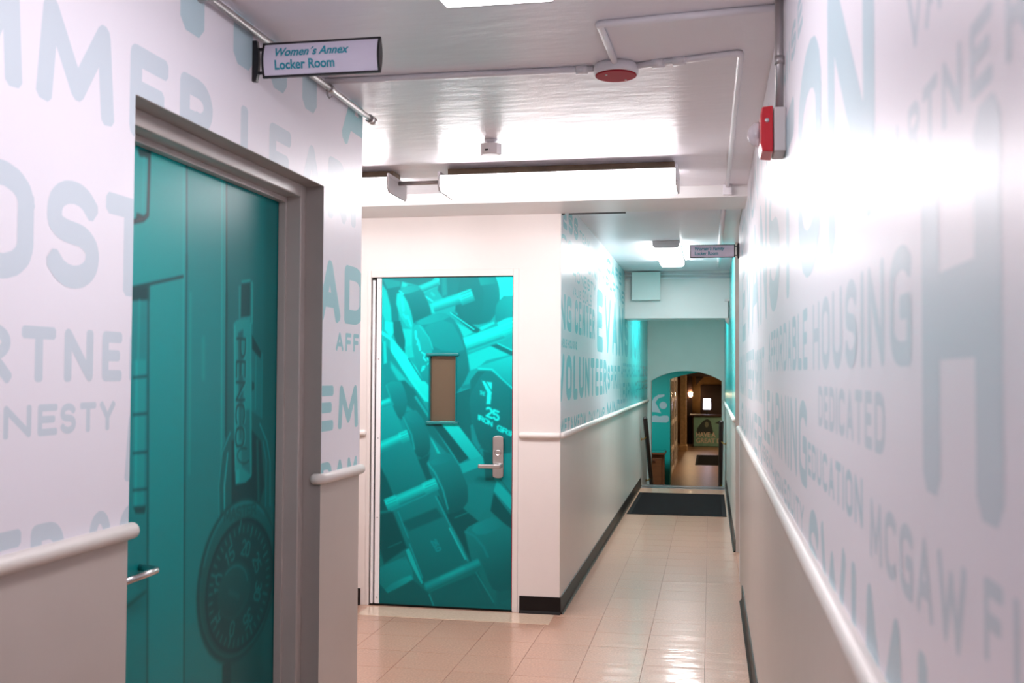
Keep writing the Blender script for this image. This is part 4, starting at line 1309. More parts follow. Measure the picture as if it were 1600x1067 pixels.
LCX, LCZ = 3166, 772
for col_, dx_ in ((.78, 6), (.14, 0)):
    shapes.append(('t', col_, 9, 'PENCO', (3112 + dx_ - u0 * 1000, 1570 - v0 * 1000), (0, -350), (62, 0)))
shapes.append(('p', .12, 14, ellipse(LCX - 8, LCZ + 12, 292, 262)))
shapes.append(('p', (.34, .14), 8, ellipse(LCX - 4, LCZ + 18, 276, 248)))
shapes.append(('l', .5, 14, 7, ellipse(LCX - 4, LCZ + 18, 268, 242, -70, 40)))
shapes.append(('l', .34, 10, 5, ellipse(LCX - 4, LCZ + 18, 274, 246, 140, 280)))
shapes.append(('p', .03, 8, ellipse(LCX + 4, LCZ - 4, 250, 214)))
shapes.append(('p', .10, 8, ellipse(LCX + 2, LCZ - 6, 236, 202)))
KX, KZ = 3112, 757
RX_, RZ_ = 208, 184
for k in range(40):
    a = math.radians(22 + 9 * k)
    major = k % 5 == 0
    r0 = 0.84 if major else 0.90
    c_, s_ = math.sin(a), math.cos(a)
    p = lambda f: (LCX - 2 + (RX_ + 12) * f * c_ - u0 * 1000, LCZ - 8 + (RZ_ + 8) * f * s_ - v0 * 1000)
    shapes.append(('l', .46, 5, 8 if major else 6, [p(r0), p(1.0)]))
for k, num in enumerate(('20', '25', '30', '35', '0', '5', '10', '15')):
    a = math.radians(18 + 45 * k)
    cx_, cz_ = 3150 + 150 * math.sin(a), 758 + 128 * math.cos(a)
    ex_ = (math.cos(a), -math.sin(a)); ey_ = (math.sin(a), math.cos(a))
    wd, ht = (58 if len(num) > 1 else 26), 46
    og = (cx_ - ex_[0] * wd / 2 - ey_[0] * ht / 2 - u0 * 1000, cz_ - ex_[1] * wd / 2 - ey_[1] * ht / 2 - v0 * 1000)
    shapes.append(('t', .46, 8, num, og, (ex_[0] * wd, ex_[1] * wd), (ey_[0] * ht, ey_[1] * ht)))
shapes.append(('p', .17, 10, ellipse(KX + 8, KZ, 118, 92)))
shapes.append(('p', (.24, .12), 8, ellipse(KX, KZ, 103, 80)))
shapes.append(('l', .5, 10, 5, ellipse(KX, KZ, 101, 78, -35, 80)))
shapes.append(('l', .30, 14, 16, [(KX - 30 - u0 * 1000, KZ + 2 - v0 * 1000), (KX + 35 - u0 * 1000, KZ - 25 - v0 * 1000)]))
shapes.append(('t', .2, 7, 'MASTER', (3040 - u0 * 1000, 990 - v0 * 1000), (230, -8), (0, 34)))
shapes.append(('l', .5, 4, 7, [(3160 - u0 * 1000, 975 - v0 * 1000), (3150 - u0 * 1000, 945 - v0 * 1000)]))
shapes.append(('p', .1, 10, [(3040 - u0 * 1000, 540 - v0 * 1000), (3100 - u0 * 1000, 535 - v0 * 1000), (3100 - u0 * 1000, -20), (3040 - u0 * 1000, -20)]))
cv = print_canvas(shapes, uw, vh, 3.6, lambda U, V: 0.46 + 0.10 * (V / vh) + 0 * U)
# ink values scaled darker towards the foot of the door
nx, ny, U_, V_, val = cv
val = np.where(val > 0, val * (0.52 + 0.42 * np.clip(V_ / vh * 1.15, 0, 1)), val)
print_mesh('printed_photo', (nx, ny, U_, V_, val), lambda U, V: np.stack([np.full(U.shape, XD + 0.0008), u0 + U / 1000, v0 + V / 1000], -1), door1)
fr = MB()
fx0, fx1 = XD - 0.06, XL - 0.066
for (ya, yb) in ((D1A, D1A + 0.045), (D1B - 0.045, D1B)):
    fr.box(fx0, fx1, ya, yb, 0, D1Z)
fr.box(fx0, fx1, D1A + 0.045, D1B - 0.045, D1Z - 0.045, D1Z)
fr.build('door_frame', 'frame', door1, 0.004)
st = MB()
st.box(XD + 0.002, XD + 0.030, D1A + 0.045, D1A + 0.060, 0, D1Z - 0.062)
st.box(XD + 0.002, XD + 0.030, D1B - 0.058, D1B - 0.045, 0, D1Z - 0.062)
st.box(XD + 0.002, XD + 0.030, D1A + 0.045, D1B - 0.045, D1Z - 0.064, D1Z - 0.045)
st.build('door_stop', 'frame', door1, 0.002)
rv = MB()
rv.box(XL - 0.066, XL - 0.0005, D1B - 0.0015, D1B, 0, D1Z)
rv.box(XL - 0.066, XL - 0.0005, D1A, D1A + 0.0015, 0, D1Z)
rv.box(XL - 0.066, XL - 0.0005, D1A, D1B, D1Z - 0.0015, D1Z)
rv.build('reveal_lining', 'reveal', door1)
hz = 0.932
h = MB().tube([(XD, 2.548, hz + .002), (XD + 0.035, 2.548, hz), (XD + 0.055, 2.541, hz), (XD + 0.063, 2.523, hz), (XD + 0.063, 2.48, hz), (XD + 0.063, 2.36, hz)], 0.0095, 12)
h.build('lever_handle', 'chrome', door1)

# ================================================================== DOOR WITH DUMBBELL PRINT
YD = Y_FAR + 0.008
door2 = empty('door_2', (-1.62, YD, 0), 'far door wrapped in a teal photo of dumbbells, with narrow window', 'door', kind='structure')
DA, DB, DT = -2.047, -1.202, 2.062
WX0, WX1, WZ0, WZ1 = -1.728, -1.563, 1.160, 1.570
lf = MB()
lf.box(DA, WX0, YD, YD + 0.045, 0.012, DT).box(WX1, DB, YD, YD + 0.045, 0.012, DT)
lf.box(WX0, WX1, YD, YD + 0.045, 0.012, WZ0).box(WX0, WX1, YD, YD + 0.045, WZ1, DT)
lf.build('door_leaf', 'leaf', door2)
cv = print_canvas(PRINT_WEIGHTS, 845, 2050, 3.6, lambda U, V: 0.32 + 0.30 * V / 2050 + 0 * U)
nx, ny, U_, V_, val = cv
cv = (nx, ny, U_, V_, val * (0.70 + 0.30 * np.clip(V_ / 1500, 0, 1)))     # darker foot: printed tone and weaker light, both put into the ink
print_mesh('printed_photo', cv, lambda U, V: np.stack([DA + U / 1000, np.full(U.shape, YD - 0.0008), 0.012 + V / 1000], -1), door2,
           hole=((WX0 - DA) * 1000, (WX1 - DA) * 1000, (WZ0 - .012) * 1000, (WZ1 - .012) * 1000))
# window: frame, pane, dim room behind it
wf = MB()
fw = 0.022
wf.box(WX0 - fw, WX1 + fw, YD - 0.014, YD, WZ1, WZ1 + fw * .8).box(WX0 - fw, WX1 + fw, YD - 0.014, YD, WZ0 - fw * .8, WZ0)
wf.box(WX0 - fw * .35, WX0, YD - 0.008, YD, WZ0, WZ1).box(WX1, WX1 + fw * .35, YD - 0.008, YD, WZ0, WZ1)
M['winframe'] = mat('teal_window_frame', (0, 122, 124), 0.22)
wfo = wf.build('window_frame', 'winframe', door2, 0.004)
MB().box(WX0, WX1, YD + 0.018, YD + 0.024, WZ0, WZ1).build('pane', 'pane', door2)
fr = MB()
fr.box(D2A, -2.116, Y_FAR - 0.004, Y_FAR + 0.07, 0, D2Z).box(-1.196, D2B, Y_FAR - 0.004, Y_FAR + 0.07, 0, D2Z)
fr.box(-2.116, -1.196, Y_FAR - 0.004, Y_FAR + 0.07, DT + 0.006, D2Z)
fr.build('door_frame', 'paint', door2, 0.003)
MB().box(-2.116, -1.196, YD + 0.01, YD + 0.06, 0.0, 0.0115).box(-2.116, DA - 0.001, YD + 0.012, YD + 0.05, 0.012, DT + 0.006).box(DA, -1.196, YD + .012, YD + .05, DT, DT + .006).box(DB, -1.196, YD + .012, YD + .05, 0.012, DT).build('gap', 'dark', door2)
MB().box(-2.106, -2.090, YD - 0.010, YD + 0.012, 0.012, DT - 0.012).build('hinge_strip', 'white', door2, 0.002)
hs = MB().box(-2.080, -2.049, YD - 0.006, YD + 0.012, 0.012, DT).build('hinge_strip', 'white', door2, 0.002)
for z in (0.05, 0.55, 1.05, 1.55, 2.0):
    MB().lathe((-2.064, YD - 0.006, z), (0, -1, 0), [(0, .005), (.001, .005), (.0015, .003)], 10).build('screw', 'steel', hs)
MB().box(DB + 0.0005, DB + 0.0032, YD - 0.001, YD + 0.01, 0.02, DT - 0.01).build('edge_line', 'dred', door2)
# lock
lp = MB()
n = 10
pts = []
for (cx, cz, a0) in ((-1.286, 1.062, 0), (-1.286, 0.832, 180)):
    pts += [(cx + 0.034 * math.cos(math.radians(a0 + 180 * k / n)), YD - 0.001, cz + 0.016 * math.sin(math.radians(a0 + 180 * k / n))) for k in range(n + 1)]
lp.prism(pts, (0, -0.016, 0))
lock = lp.build('lock_plate', 'steel', door2, 0.003)
MB().lathe((-1.286, YD - 0.017, 0.972), (0, -1, 0), [(0, .020), (.005, .020), (.007, .016), (.007, .014), (.005, .013)]).build('lock_cylinder', 'steel', lock)
MB().lathe((-1.275, YD - 0.017, 0.893), (0, -1, 0), [(0, .017), (.012, .017), (.016, .013), (.045, .012)]).build('spindle', 'steel', lock)
MB().box(-1.402, -1.262, YD - 0.070, YD - 0.054, 0.879, 0.905).build('lever', 'steel', lock, 0.006)
# dim room seen through the narrow window
vr = MB()
vr.box(D2A - .3, -1.0, 7.2, 7.25, 0, 2.4).box(D2A - .35, D2A - .3, 6.45, 7.25, 0, 2.4).box(-1.15, -1.102, 6.45, 7.25, 0, 2.4).box(D2A - .3, -1.1, 6.45, 7.25, 2.35, 2.4).box(D2A - .3, -1.1, 6.45, 7.25, -.1, 0)
struct('wall_behind_door', vr, 'brown_glass_room', 'brown wall seen through the narrow window of the dumbbell door')
MB().prism([(-1.62, 6.9, 0.9), (-1.57, 6.9, 0.9), (-1.28, 6.9, 1.9), (-1.33, 6.9, 1.9)], (0, 0.05, 0)).build('stair_rail', 'lobby_dark', tag(empty('stair_rail_bar', (-1.5, 6.9, 0.9), 'dark sloping bar behind the narrow door window', 'handrail')))
lt = empty('added_room_lamp', (-1.7, 6.75, 2.30), 'unseen lamp added to light the room behind the dumbbell door', 'lamp')  # added so that the brown wall shows through the pane
MB().lathe((-1.7, 6.75, 2.35), (0, 0, -1), [(0, .07), (.02, .07), (.05, .05)]).build('shade', 'lamp_warm', lt)

# ================================================================== CEILING LIGHTS
def light_fixture(label, x0, x1, y0, y1, zc, along, drop=0.133, grp='fluorescent ceiling lights', tubes='tube', lens=0.074):
    """surface-mounted fluorescent with a wide wrap diffuser under a narrow pan"""
    cx, cy = (x0 + x1) / 2, (y0 + y1) / 2
    root = empty('fluorescent_light', (cx, cy, zc), label, 'ceiling light', grp)
    zb = zc - drop
    zt = zb + lens
    if along == 'x':
        px0, px1, py0, py1 = x0 + .02, x1 - .02, cy - .03, cy + .10
    else:
        px0, px1, py0, py1 = cx - .075, cx + .075, y0 + .02, y1 - .02
    MB().box(px0, px1, py0, py1, zt + 0.004, zc - 0.001).build('pan', 'pan', root)
    c = 0.018
    e = 0.012
    d = MB()
    if along == 'x':
        prof = [(y0, zt), (y0, zb + c), (y0 + c, zb), (y1 - c, zb), (y1, zb + c), (y1, zt)]
        d.prism([(x0 + e, p[0], p[1]) for p in prof], (x1 - x0 - 2 * e, 0, 0))
        ends = [[(x0, p[0], p[1]) for p in prof], [(x1 - e, p[0], p[1]) for p in prof]]
        ev = (e, 0, 0)
    else:
        prof = [(x0, zt), (x0, zb + c), (x0 + c, zb), (x1 - c, zb), (x1, zb + c), (x1, zt)]
        d.prism([(p[0], y0 + e, p[1]) for p in prof], (0, y1 - y0 - 2 * e, 0))
        ends = [[(p[0], y0, p[1]) for p in prof], [(p[0], y1 - e, p[1]) for p in prof]]
        ev = (0, e, 0)
    d.f = [f for f in d.f if not all(abs(d.v[i][2] - zt) < 1e-6 for i in f)]
    d.build('diffuser', tubes, root)
    MB().box(x0 - .002, x1 + .002, y0 - .002, y1 + .002, zt + .0005, zt + .004).build('tray', 'fix_end', root)
    for q in ends:
        q2 = [(p[0], p[1], p[2] + (0.022 if abs(p[2] - zt) < 1e-6 else 0)) for p in q]
        MB().prism(q2, ev).build('end_cap', 'fix_end', root)
    return root


light_fixture('wide fluorescent ceiling light in front of the dumbbell door', -1.345, -0.152, 4.985, 5.295, Z_CEIL, 'x')
light_fixture('fluorescent ceiling light half hidden behind the left wall corner', -2.82, -1.60, 4.985, 5.295, Z_CEIL, 'x')
light_fixture('fluorescent ceiling light cut by the top edge of the picture', -0.665, -0.365, 1.28, 2.495, Z_CEIL, 'y', tubes='tube_dim')
light_fixture('fluorescent ceiling light behind the viewer', -0.665, -0.365, -2.2, -0.99, Z_CEIL, 'y', tubes='tube_dim')
light_fixture('small fluorescent light in the narrow corridor, before the access box', -0.465, -0.245, 8.50, 10.0, Z_CEIL2, 'y', 0.062, tubes='tube_hi', lens=0.038)
light_fixture('fluorescent light over the stairs hidden behind the deep beam', -0.50, -0.20, 12.1, 13.3, Z_CEIL2, 'y', 0.12, tubes='tube_hi')
light_fixture('unseen fluorescent light added in the lobby to brighten the teal wall', -1.75, -1.45, 19.6, 20.8, 1.78, 'y', 0.12, tubes='tube_hi')  # fixture out of view, added to brighten the teal wall
lk = empty('link_conduit', (-1.47, 5.15, 2.46), 'short dark conduit linking the two wide ceiling lights', 'conduit')
MB().tube([(-1.60, 5.15, 2.452), (-1.345, 5.15, 2.452)], 0.011).build('pipe', 'conduit', lk)

# ================================================================== CEILING FITTINGS
# ---- red smoke detector
sd = empty('smoke_detector', (-0.314, 3.475, Z_CEIL), 'round ceiling detector with a dark red disc', 'detector')
MB().lathe((-0.314, 3.475, Z_CEIL), (0, 0, -1), [(0, .070), (.012, .076), (.030, .076), (.036, .072)], 36).build('base', 'cpaint', sd)
MB().lathe((-0.314, 3.475, Z_CEIL - 0.036), (0, 0, -1), [(0, .070), (.003, .070), (.005, .066)], 36).build('disc', 'dred', sd)
for dx, dy in ((.03, .04), (-.03, -.03)):
    MB().lathe((-0.314 + dx, 3.475 + dy, Z_CEIL - 0.041), (0, 0, -1), [(0, .004), (.002, .004)], 10).build('screw', 'steel', sd)
# ---- octagon box
jb = empty('junction_box', (-0.968, 4.50, Z_CEIL), 'white octagonal box hanging from the ceiling', 'junction box')
MB().lathe((-0.968, 4.50, Z_CEIL), (0, 0, -1), [(0, .030), (.010, .030), (.014, .020), (.022, .020)], 16).build('neck', 'cpaint', jb)
ob = MB().lathe((-0.968, 4.50, Z_CEIL - 0.022), (0, 0, -1), [(0, .049), (.046, .049), (.050, .044)], 8)
ob.smooth = False
ob.build('box', 'white', jb)
MB().box(-0.985, -0.965, 4.452, 4.456, 2.455, 2.462).build('slot', 'dark', jb)
# ---- surface conduits on the ceiling
def conduit(label, pts, r=0.010, material='cpaint', couplings=()):
    root = empty('ceiling_conduit', pts[0], label, 'conduit')
    MB().tube(pts, r, 10).build('pipe', material, root)
    for c, ax in couplings:
        MB().lathe(c, ax, [(-.02, r * 1.5), (.02, r * 1.5)], 12).build('coupling', material, root)
    return root


zc = Z_CEIL - 0.010
conduit('painted conduit from the left wall to the red detector', [(XL + 0.01, 3.462, zc), (-0.85, 3.465, zc), (-0.39, 3.475, zc)], 0.011, 'cpaint', (((-0.43, 3.475, zc), (1, 0, 0)),))
conduit('painted conduit from the red detector along the right ceiling edge', [(-0.24, 3.465, zc), (0.088, 3.385, zc), (0.096, 3.39, zc), (0.098, 3.41, zc), (0.095, Y_BEAM, zc)], 0.011, 'cpaint', (((-0.17, 3.448, zc), (1, -.24, 0)), ((-0.10, 3.431, zc), (1, -.24, 0))))
conduit('painted conduit running from the right wall across to the detector', [(XR - 0.005, 2.978, zc), (-0.315, 3.03, zc), (-0.325, 3.035, zc), (-0.323, 3.05, zc), (-0.312, 3.40, zc)], 0.011)
conduit('painted conduit along the right side of the corridor ceiling', [(0.088, Y_FAR, Z_CEIL2 - .012), (0.082, 10.5, Z_CEIL2 - .012)], 0.017)
jb2 = empty('ceiling_junction', (0.09, Y_BEAM - 0.02, 2.48), 'small painted junction box where the conduit meets the beam', 'junction box')
MB().box(0.070, 0.118, Y_BEAM - 0.030, Y_BEAM - 0.001, 2.455, 2.511).build('box', 'cpaint', jb2, 0.003)
# ---- steel pipe on the left wall
sp = empty('wall_pipe', (XL + 0.028, 0, 2.477), 'steel pipe along the top of the near left wall', 'pipe')
MB().tube([(XL + 0.026, -3.0, 2.477), (XL + 0.026, 3.90, 2.477)], 0.0115, 12).build('pipe', 'conduit', sp)
ft = MB().lathe((XL + 0.026, 3.895, 2.477), (0, 1, 0), [(0, .0165), (.016, .0165), (.018, .014), (.030, .014), (.032, .017), (.052, .017), (.056, .012)], 14)
ft.build('end_fitting', 'conduit', sp)
MB().lathe((XL + 0.026, 3.47, 2.477), (0, 1, 0), [(-.016, .0135), (-.014, .015), (.014, .015), (.016, .0135)], 14).build('coupling', 'conduit', sp)
hk = MB().tube([(XL + 0.026, 3.44, 2.468), (XL + 0.026, 3.44, 2.448), (XL + 0.034, 3.44, 2.436), (XL + 0.044, 3.44, 2.442)], 0.004, 8)
hk.build('hook', 'steel', sp)
for y in (1.2, 2.55):
    MB().box(XL, XL + 0.04, y - .01, y + .01, 2.463, 2.491).build('clamp', 'conduit', sp, 0.002)

# ---- fire alarm strobe on the right wall
AX = XR - 0.002
al = empty('fire_alarm_strobe', (AX, 2.85, 2.065), 'red fire alarm strobe on a grey wall box, right wall', 'fire alarm')
MB().box(0.170, AX, 2.850, 2.965, 2.066, 2.187).build('back_box', 'alarm_grey', al, 0.004)
rd = MB().prism([(0.168, 2.846, 2.064), (0.139, 2.846, 2.067), (0.134, 2.846, 2.09), (0.134, 2.846, 2.165), (0.139, 2.846, 2.187), (0.168, 2.846, 2.190)], (0, 0.123, 0))
rdo = rd.build('housing', 'red', al, 0.003)
MB().lathe((0.152, 2.846, 2.150), (0, -1, 0), [(0, .006), (.0015, .006), (.002, .004)], 12).build('screw', 'steel', rdo)
dm = []
for k in range(8):
    a = math.radians(90 * k / 7)
    dm.append((0.032 * math.sin(a), 0.034 * math.cos(a) + 0.0005))
MB().lathe((0.134, 2.905, 2.125), (-1, 0, 0), dm, 20).build('lens', 'clear', al)
MB().lathe((0.134, 2.905, 2.125), (-1, 0, 0), [(0, .012), (.010, .012), (.018, .006)], 14).build('flash_tube', 'steel', al)
ac = empty('alarm_conduit', (XR - 0.016, 2.91, 2.2), 'thin grey conduit rising from the fire alarm to the ceiling', 'conduit')
MB().tube([(XR - 0.016, 2.91, 2.187), (XR - 0.016, 2.91, Z_CEIL - .002)], 0.0115, 12).build('pipe', 'conduit', ac)
MB().lathe((XR - 0.016, 2.91, 2.330), (0, 0, 1), [(-.012, .014), (.012, .014)], 12).build('coupling', 'conduit', ac)

# ================================================================== PROJECTING SIGNS
def blade_sign(label, xw, s, y, z0, z1, x0, x1, line1, line2, tx0, w1, w2, shear1=0.0, strip=0.03):
    """wall bracket at xw, lens-section panel from x0 to x1 (s = +1 panel lies towards +x), faces -y"""
    root = empty('blade_sign', (xw, y, (z0 + z1) / 2), label, 'sign')
    H = z1 - z0
    zm = (z0 + z1) / 2
    tk = H * 0.13
    n = 12
    # bracket: bowed upright against the wall with two arms
    bz = H * 0.62
    prof = [(xw, y - tk * .6, zm - bz), (xw, y + tk * .6, zm - bz), (xw, y + tk * .6, zm + bz), (xw, y - tk * .6, zm + bz)]
    bw = abs(x0 - xw) * 0.62
    bp = []
    for k in range(n + 1):
        t = -1 + 2 * k / n
        bp.append((xw + s * (bw * (1 - 0.35 * t * t)), y - tk * .6, zm + bz * t))
    MB().prism([(xw, y - tk * .6, zm + bz), (xw, y - tk * .6, zm - bz)] + bp, (0, tk * 1.2, 0)).build('bracket', 'black', root)
    for t in (-1, 1):
        MB().box(min(xw + s * bw * .6, x0 + s * .004), max(xw + s * bw * .6, x0 + s * .004), y - tk * .35, y + tk * .35, zm + t * H * .36 - H * .04, zm + t * H * .36 + H * .04).build('arm', 'black', root)
    # lens-shaped body
    def lens(zs):
        f, b = [], []
        for k in range(n + 1):
            t = -1 + 2 * k / n
            f.append((t * H / 2 * zs, -tk * (1 - t * t) - .002))
        for k in range(n + 1):
            t = 1 - 2 * k / n
            b.append((t * H / 2 * zs, tk * (1 - t * t) + .002))
        return f + b
    xa, xb = min(x0, x1), max(x0, x1)
    e = (xb - xa) * 0.018
    prof = lens(1.0)
    body = MB().prism([(xa + e * .4, y + p[1], zm + p[0]) for p in prof], (xb - xa - e * .8, 0, 0)).build('panel', 'sign', root)
    for xe in (xa, xb - e):
        pe = lens(1.06)
        MB().prism([(xe, y + p[1] * 1.15, zm + p[0]) for p in pe], (e, 0, 0)).build('end_cap', 'black', root)
    for t in (-1, 1):
        MB().box(xa, xb, y - .005, y + .005, zm + t * H / 2 - H * strip, zm + t * H / 2 + H * strip).build('edge_strip', 'black', root)
    W = xb - xa
    for txt, zb, hh, ww, sh in ((line1, z0 + H * .575, H * .27, w1, shear1), (line2, z0 + H * .19, H * .28, w2, 0.0)):
        tt = (zb + hh / 2 - zm) / (H / 2)
        yy = y - tk * (1 - tt * tt) - .002 - .0012
        slope = tk * 2 * tt / (H / 2)
        o = text_obj(txt, (xa + W * tx0, yy - slope * hh / 2 * 1.0, zb), (1, 0, 0), (0, slope, 1), W * ww, hh, 'sign_ink', body, 'lettering', sh, 0.028)
    return root


blade_sign("white blade sign reading Women's Annex Locker Room with black ends, near left", XL + 0.0015, 1, 2.888, 2.352, 2.452, -1.327, -0.956, 'Women\u00b4s Annex', 'Locker Room', .115, .63, .51, 0.22)
blade_sign("small white blade sign reading Women's Family Locker Room, right corridor wall", FR, -1, 7.40, 2.291, 2.378, 0.172, -0.140, "Women's Family", 'Locker Room', .11, .66, .52, 0.22)
blade_sign('blade sign tucked up behind the beam, only its black lower edge showing', FC, 1, 6.275, 2.4525, 2.54, -0.855, -0.505, 'Women\u00b4s', 'Locker Room', .115, .4, .51, 0.22, 0.11)

# ================================================================== FAR END OF THE CORRIDOR
ap = empty('access_box', (-0.665, 11.0, 2.25), 'square painted access box mounted on the deep beam', 'access box')
MB().box(-0.812, -0.520, 10.955, 11.039, 2.252, 2.540).build('body', 'panel_box', ap, 0.004)
MB().box(-0.817, -0.515, 10.945, 10.955, 2.247, 2.546).build('cover', 'panel_box', ap, 0.003)
for z, r in ((2.525, .010), (2.487, .010)):
    pp = empty('beam_pipe', (XC, 11.02, z), 'thin painted pipe along the %s of the deep beam' % ('very top' if z > 2.5 else 'upper face, lower of two'), 'pipe')
    MB().tube([(XC, 11.026, z), (XR, 11.026, z)], r, 10).build('pipe', 'cpaint', pp)
sc = empty('security_camera', (0.18, 11.02, 2.03), 'small dark camera at the right lower corner of the deep beam', 'camera')
MB().tube([(0.188, 11.025, 2.24), (0.188, 11.025, 2.05)], 0.006, 8).build('conduit', 'conduit', sc)
MB().box(0.150, 0.200, 11.015, 11.038, 2.235, 2.255).build('bracket', 'conduit', sc)
MB().prism([(0.150, 10.95, 2.055), (0.200, 10.95, 2.055), (0.196, 10.95, 2.02), (0.186, 10.95, 1.985), (0.172, 10.95, 2.005), (0.156, 10.95, 2.025)], (0, 0.08, 0)).build('housing', 'frame', sc, 0.004)

# ---- black floor mat on the landing
fm = empty('floor_mat', (-0.345, 11.84, 0), 'large black rubber mat on the tile floor before the stairs', 'mat')
MB().box(-0.860, 0.166, 10.85, 12.84, 0.0, 0.006).build('border', 'mat_edge', fm, 0.003)
MB().box(-0.815, 0.121, 10.90, 12.79, 0.006, 0.009).build('pile', 'mat_black', fm)

# ---- handrails down the stairs
def handrail(label, x, xw, ya, za, yb, zb):
    root = empty('handrail', (x, ya, za), label, 'handrail')
    p0, p1 = Vector((x, ya, za)), Vector((x, yb, zb))
    d = (p1 - p0).normalized()
    path = [p0 - d * .03, p0 - d * .015, p0, p1, p1 + d * .02]
    MB().tube(path, .03, 14, True, [.014, .026, .030, .030, .018]).build('rail', 'rail_wood', root)
    for t in (.22, .85):
        q = p0.lerp(p1, t)
        br = MB().tube([q + Vector((0, 0, -.025)), q + Vector(((xw - x) * .5, 0, -.06)), Vector((xw, q.y, q.z - .06))], .008, 8).build('bracket', 'brass', root)
        MB().lathe((xw, q.y, q.z - .06), (1 if x > xw else -1, 0, 0), [(0, .022), (.006, .022), (.009, .014)], 14).build('plate', 'brass', br)
    return root


handrail('dark wooden handrail with brass brackets, left side of the stairs', -0.828, XC, 13.45, .885, 14.95, -.13)
handrail('dark wooden handrail with brass brackets, right side of the stairs', 0.138, XR, 13.30, .86, 14.90, -.20)

# ================================================================== LOBBY BEYOND THE ARCH
struct('floor_lobby', MB().box(-5.2, 5.2, Y_ARCH, 37, Z_LOW - .1, Z_LOW), 'lobby_floor', 'polished brown floor of the lobby beyond the arch', 'floor')
struct('ceiling_lobby', MB().box(-5.2, 5.2, Y_ARCH + .2, 37, 1.78, 1.9), 'lobby_dark', 'dark wooden ceiling of the lobby', 'ceiling')
lobby_back = struct('wall_lobby_back', MB().box(-5.2, 5.2, 36.0, 36.2, Z_LOW, 1.8), 'lobby_wall', 'ochre back wall of the lobby behind the reception desk')
struct('wall_lobby_left', MB().box(-5.2, -5.0, Y_ARCH, 36, Z_LOW, 1.8), 'lobby_wall', 'left wall of the lobby')
struct('wall_lobby_right', MB().box(5.0, 5.2, Y_ARCH, 36, Z_LOW, 1.8), 'lobby_wall', 'right wall of the lobby')
struct('wall_lobby_front', MB().box(-5.2, XC - .2, Y_ARCH, Y_ARCH + .2, Z_LOW, 1.8).box(XR + .2, 5.2, Y_ARCH, Y_ARCH + .2, Z_LOW, 1.8), 'lobby_wall', 'lobby side of the arch wall')
YT = 22.0
teal = segment_arch('wall_teal', YT, 0.3, -5.0, 5.0, Z_LOW, 1.8, -0.832, 1.40, 1.365, 0.19, 'tealwall', 'bright teal wall with a pale swimmer emblem, seen through the arch', 26)


def swim_pt(a, b):
    return (-1.234 + (a - 164.5) * .003026, YT - 0.004, 1.041 - (b - 337.8) * .003017)


sw = MB()
sw.prism([swim_pt(*p) for p in [(258, 338), (215, 340), (186, 362), (160, 410), (120, 440), (60, 455), (60, 480), (130, 470), (170, 462), (200, 463), (236, 470), (216, 430), (196, 395), (216, 366), (258, 350)]], (0, .003, 0))
sw.prism([swim_pt(250 + 26 * math.cos(2 * math.pi * k / 20), 415 + 26 * math.sin(2 * math.pi * k / 20)) for k in range(20)], (0, .003, 0))
sw.prism([swim_pt(*p) for p in [(60, 494), (120, 486), (170, 490), (196, 485), (226, 493), (256, 485), (282, 487), (290, 500), (289, 522), (274, 535), (170, 532), (60, 534)]], (0, .003, 0))
sw.build('swimmer_emblem', 'swim', teal)

# ---- cabinet below the emblem
cb = empty('cabinet', (-1.25, 21.5, Z_LOW), 'brown wooden cabinet with a teal top under the swimmer emblem', 'cabinet')
MB().box(-1.75, -0.925, 21.15, 21.7, Z_LOW, -0.165).build('body', 'oak', cb, 0.004)
MB().box(-1.70, -0.965, 21.135, 21.15, Z_LOW + .08, -0.24).build('door', 'oak', cb, 0.006)
MB().box(-1.26, -1.10, 21.115, 21.135, -0.30, -0.285).build('handle', 'lobby_dark', cb)
MB().box(-1.78, -0.895, 21.10, 21.75, -0.165, -0.125).build('top', 'oak', cb, 0.004)
MB().box(-1.77, -0.905, 21.11, 21.745, -0.125, -0.112).build('top_surface', 'teal_top', cb)

# ---- pair of glazed door leaves standing open
M['leafwhite'] = mat('old_cream_paint', (226, 212, 204), 0.4)
M['doorpane'] = thin_glass('door_pane', (196, 186, 178), 0.6)
for i, (y0, y1, lab) in enumerate(((24.1, 26.05, 'glazed cream door leaf standing open, nearer the teal wall'), (26.15, 28.1, 'glazed cream door leaf standing open, nearer the stone column'))):
    x = -0.905 + 0.012 * i
    gd = empty('glazed_door', (x, y0, Z_LOW), lab, 'door', 'open glazed door leaves')
    for (a, b) in ((y0, y0 + .12), (y1 - .12, y1)):
        MB().box(x - .025, x + .025, a, b, Z_LOW + .01, 1.40).build('stile', 'leafwhite', gd, 0.004)
    zs = [Z_LOW + .12, -.28, .36, .90, 1.40]
    for z in zs:
        MB().box(x - .022, x + .022, y0 + .12, y1 - .12, z - .10, z).build('crossbar', 'leafwhite', gd, 0.004)
    for za, zb in zip(zs[:-1], zs[1:]):
        MB().box(x - .005, x + .005, y0 + .12, y1 - .12, za, zb - .10).build('pane', 'doorpane', gd)

cm = empty('stone_column', (-0.82, 32.45, Z_LOW), 'pale stone column in the lobby', 'column')
MB().box(-0.915, -0.725, 32.3, 32.7, Z_LOW + .18, 1.78).build('shaft', 'stone', cm, 0.01)
MB().box(-0.945, -0.695, 32.26, 32.74, Z_LOW, Z_LOW + .18).build('plinth', 'stone', cm, 0.015)
MB().box(-0.935, -0.705, 32.28, 32.72, 1.66, 1.78).build('capital', 'stone', cm, 0.015)
wp = empty('stone_pier', (-1.06, 29.4, Z_LOW), 'pale stone pier beside the glazed door leaves', 'column')
MB().box(-1.25, -0.93, 29.2, 29.8, Z_LOW, 1.78).build('shaft', 'stone', wp, 0.01)

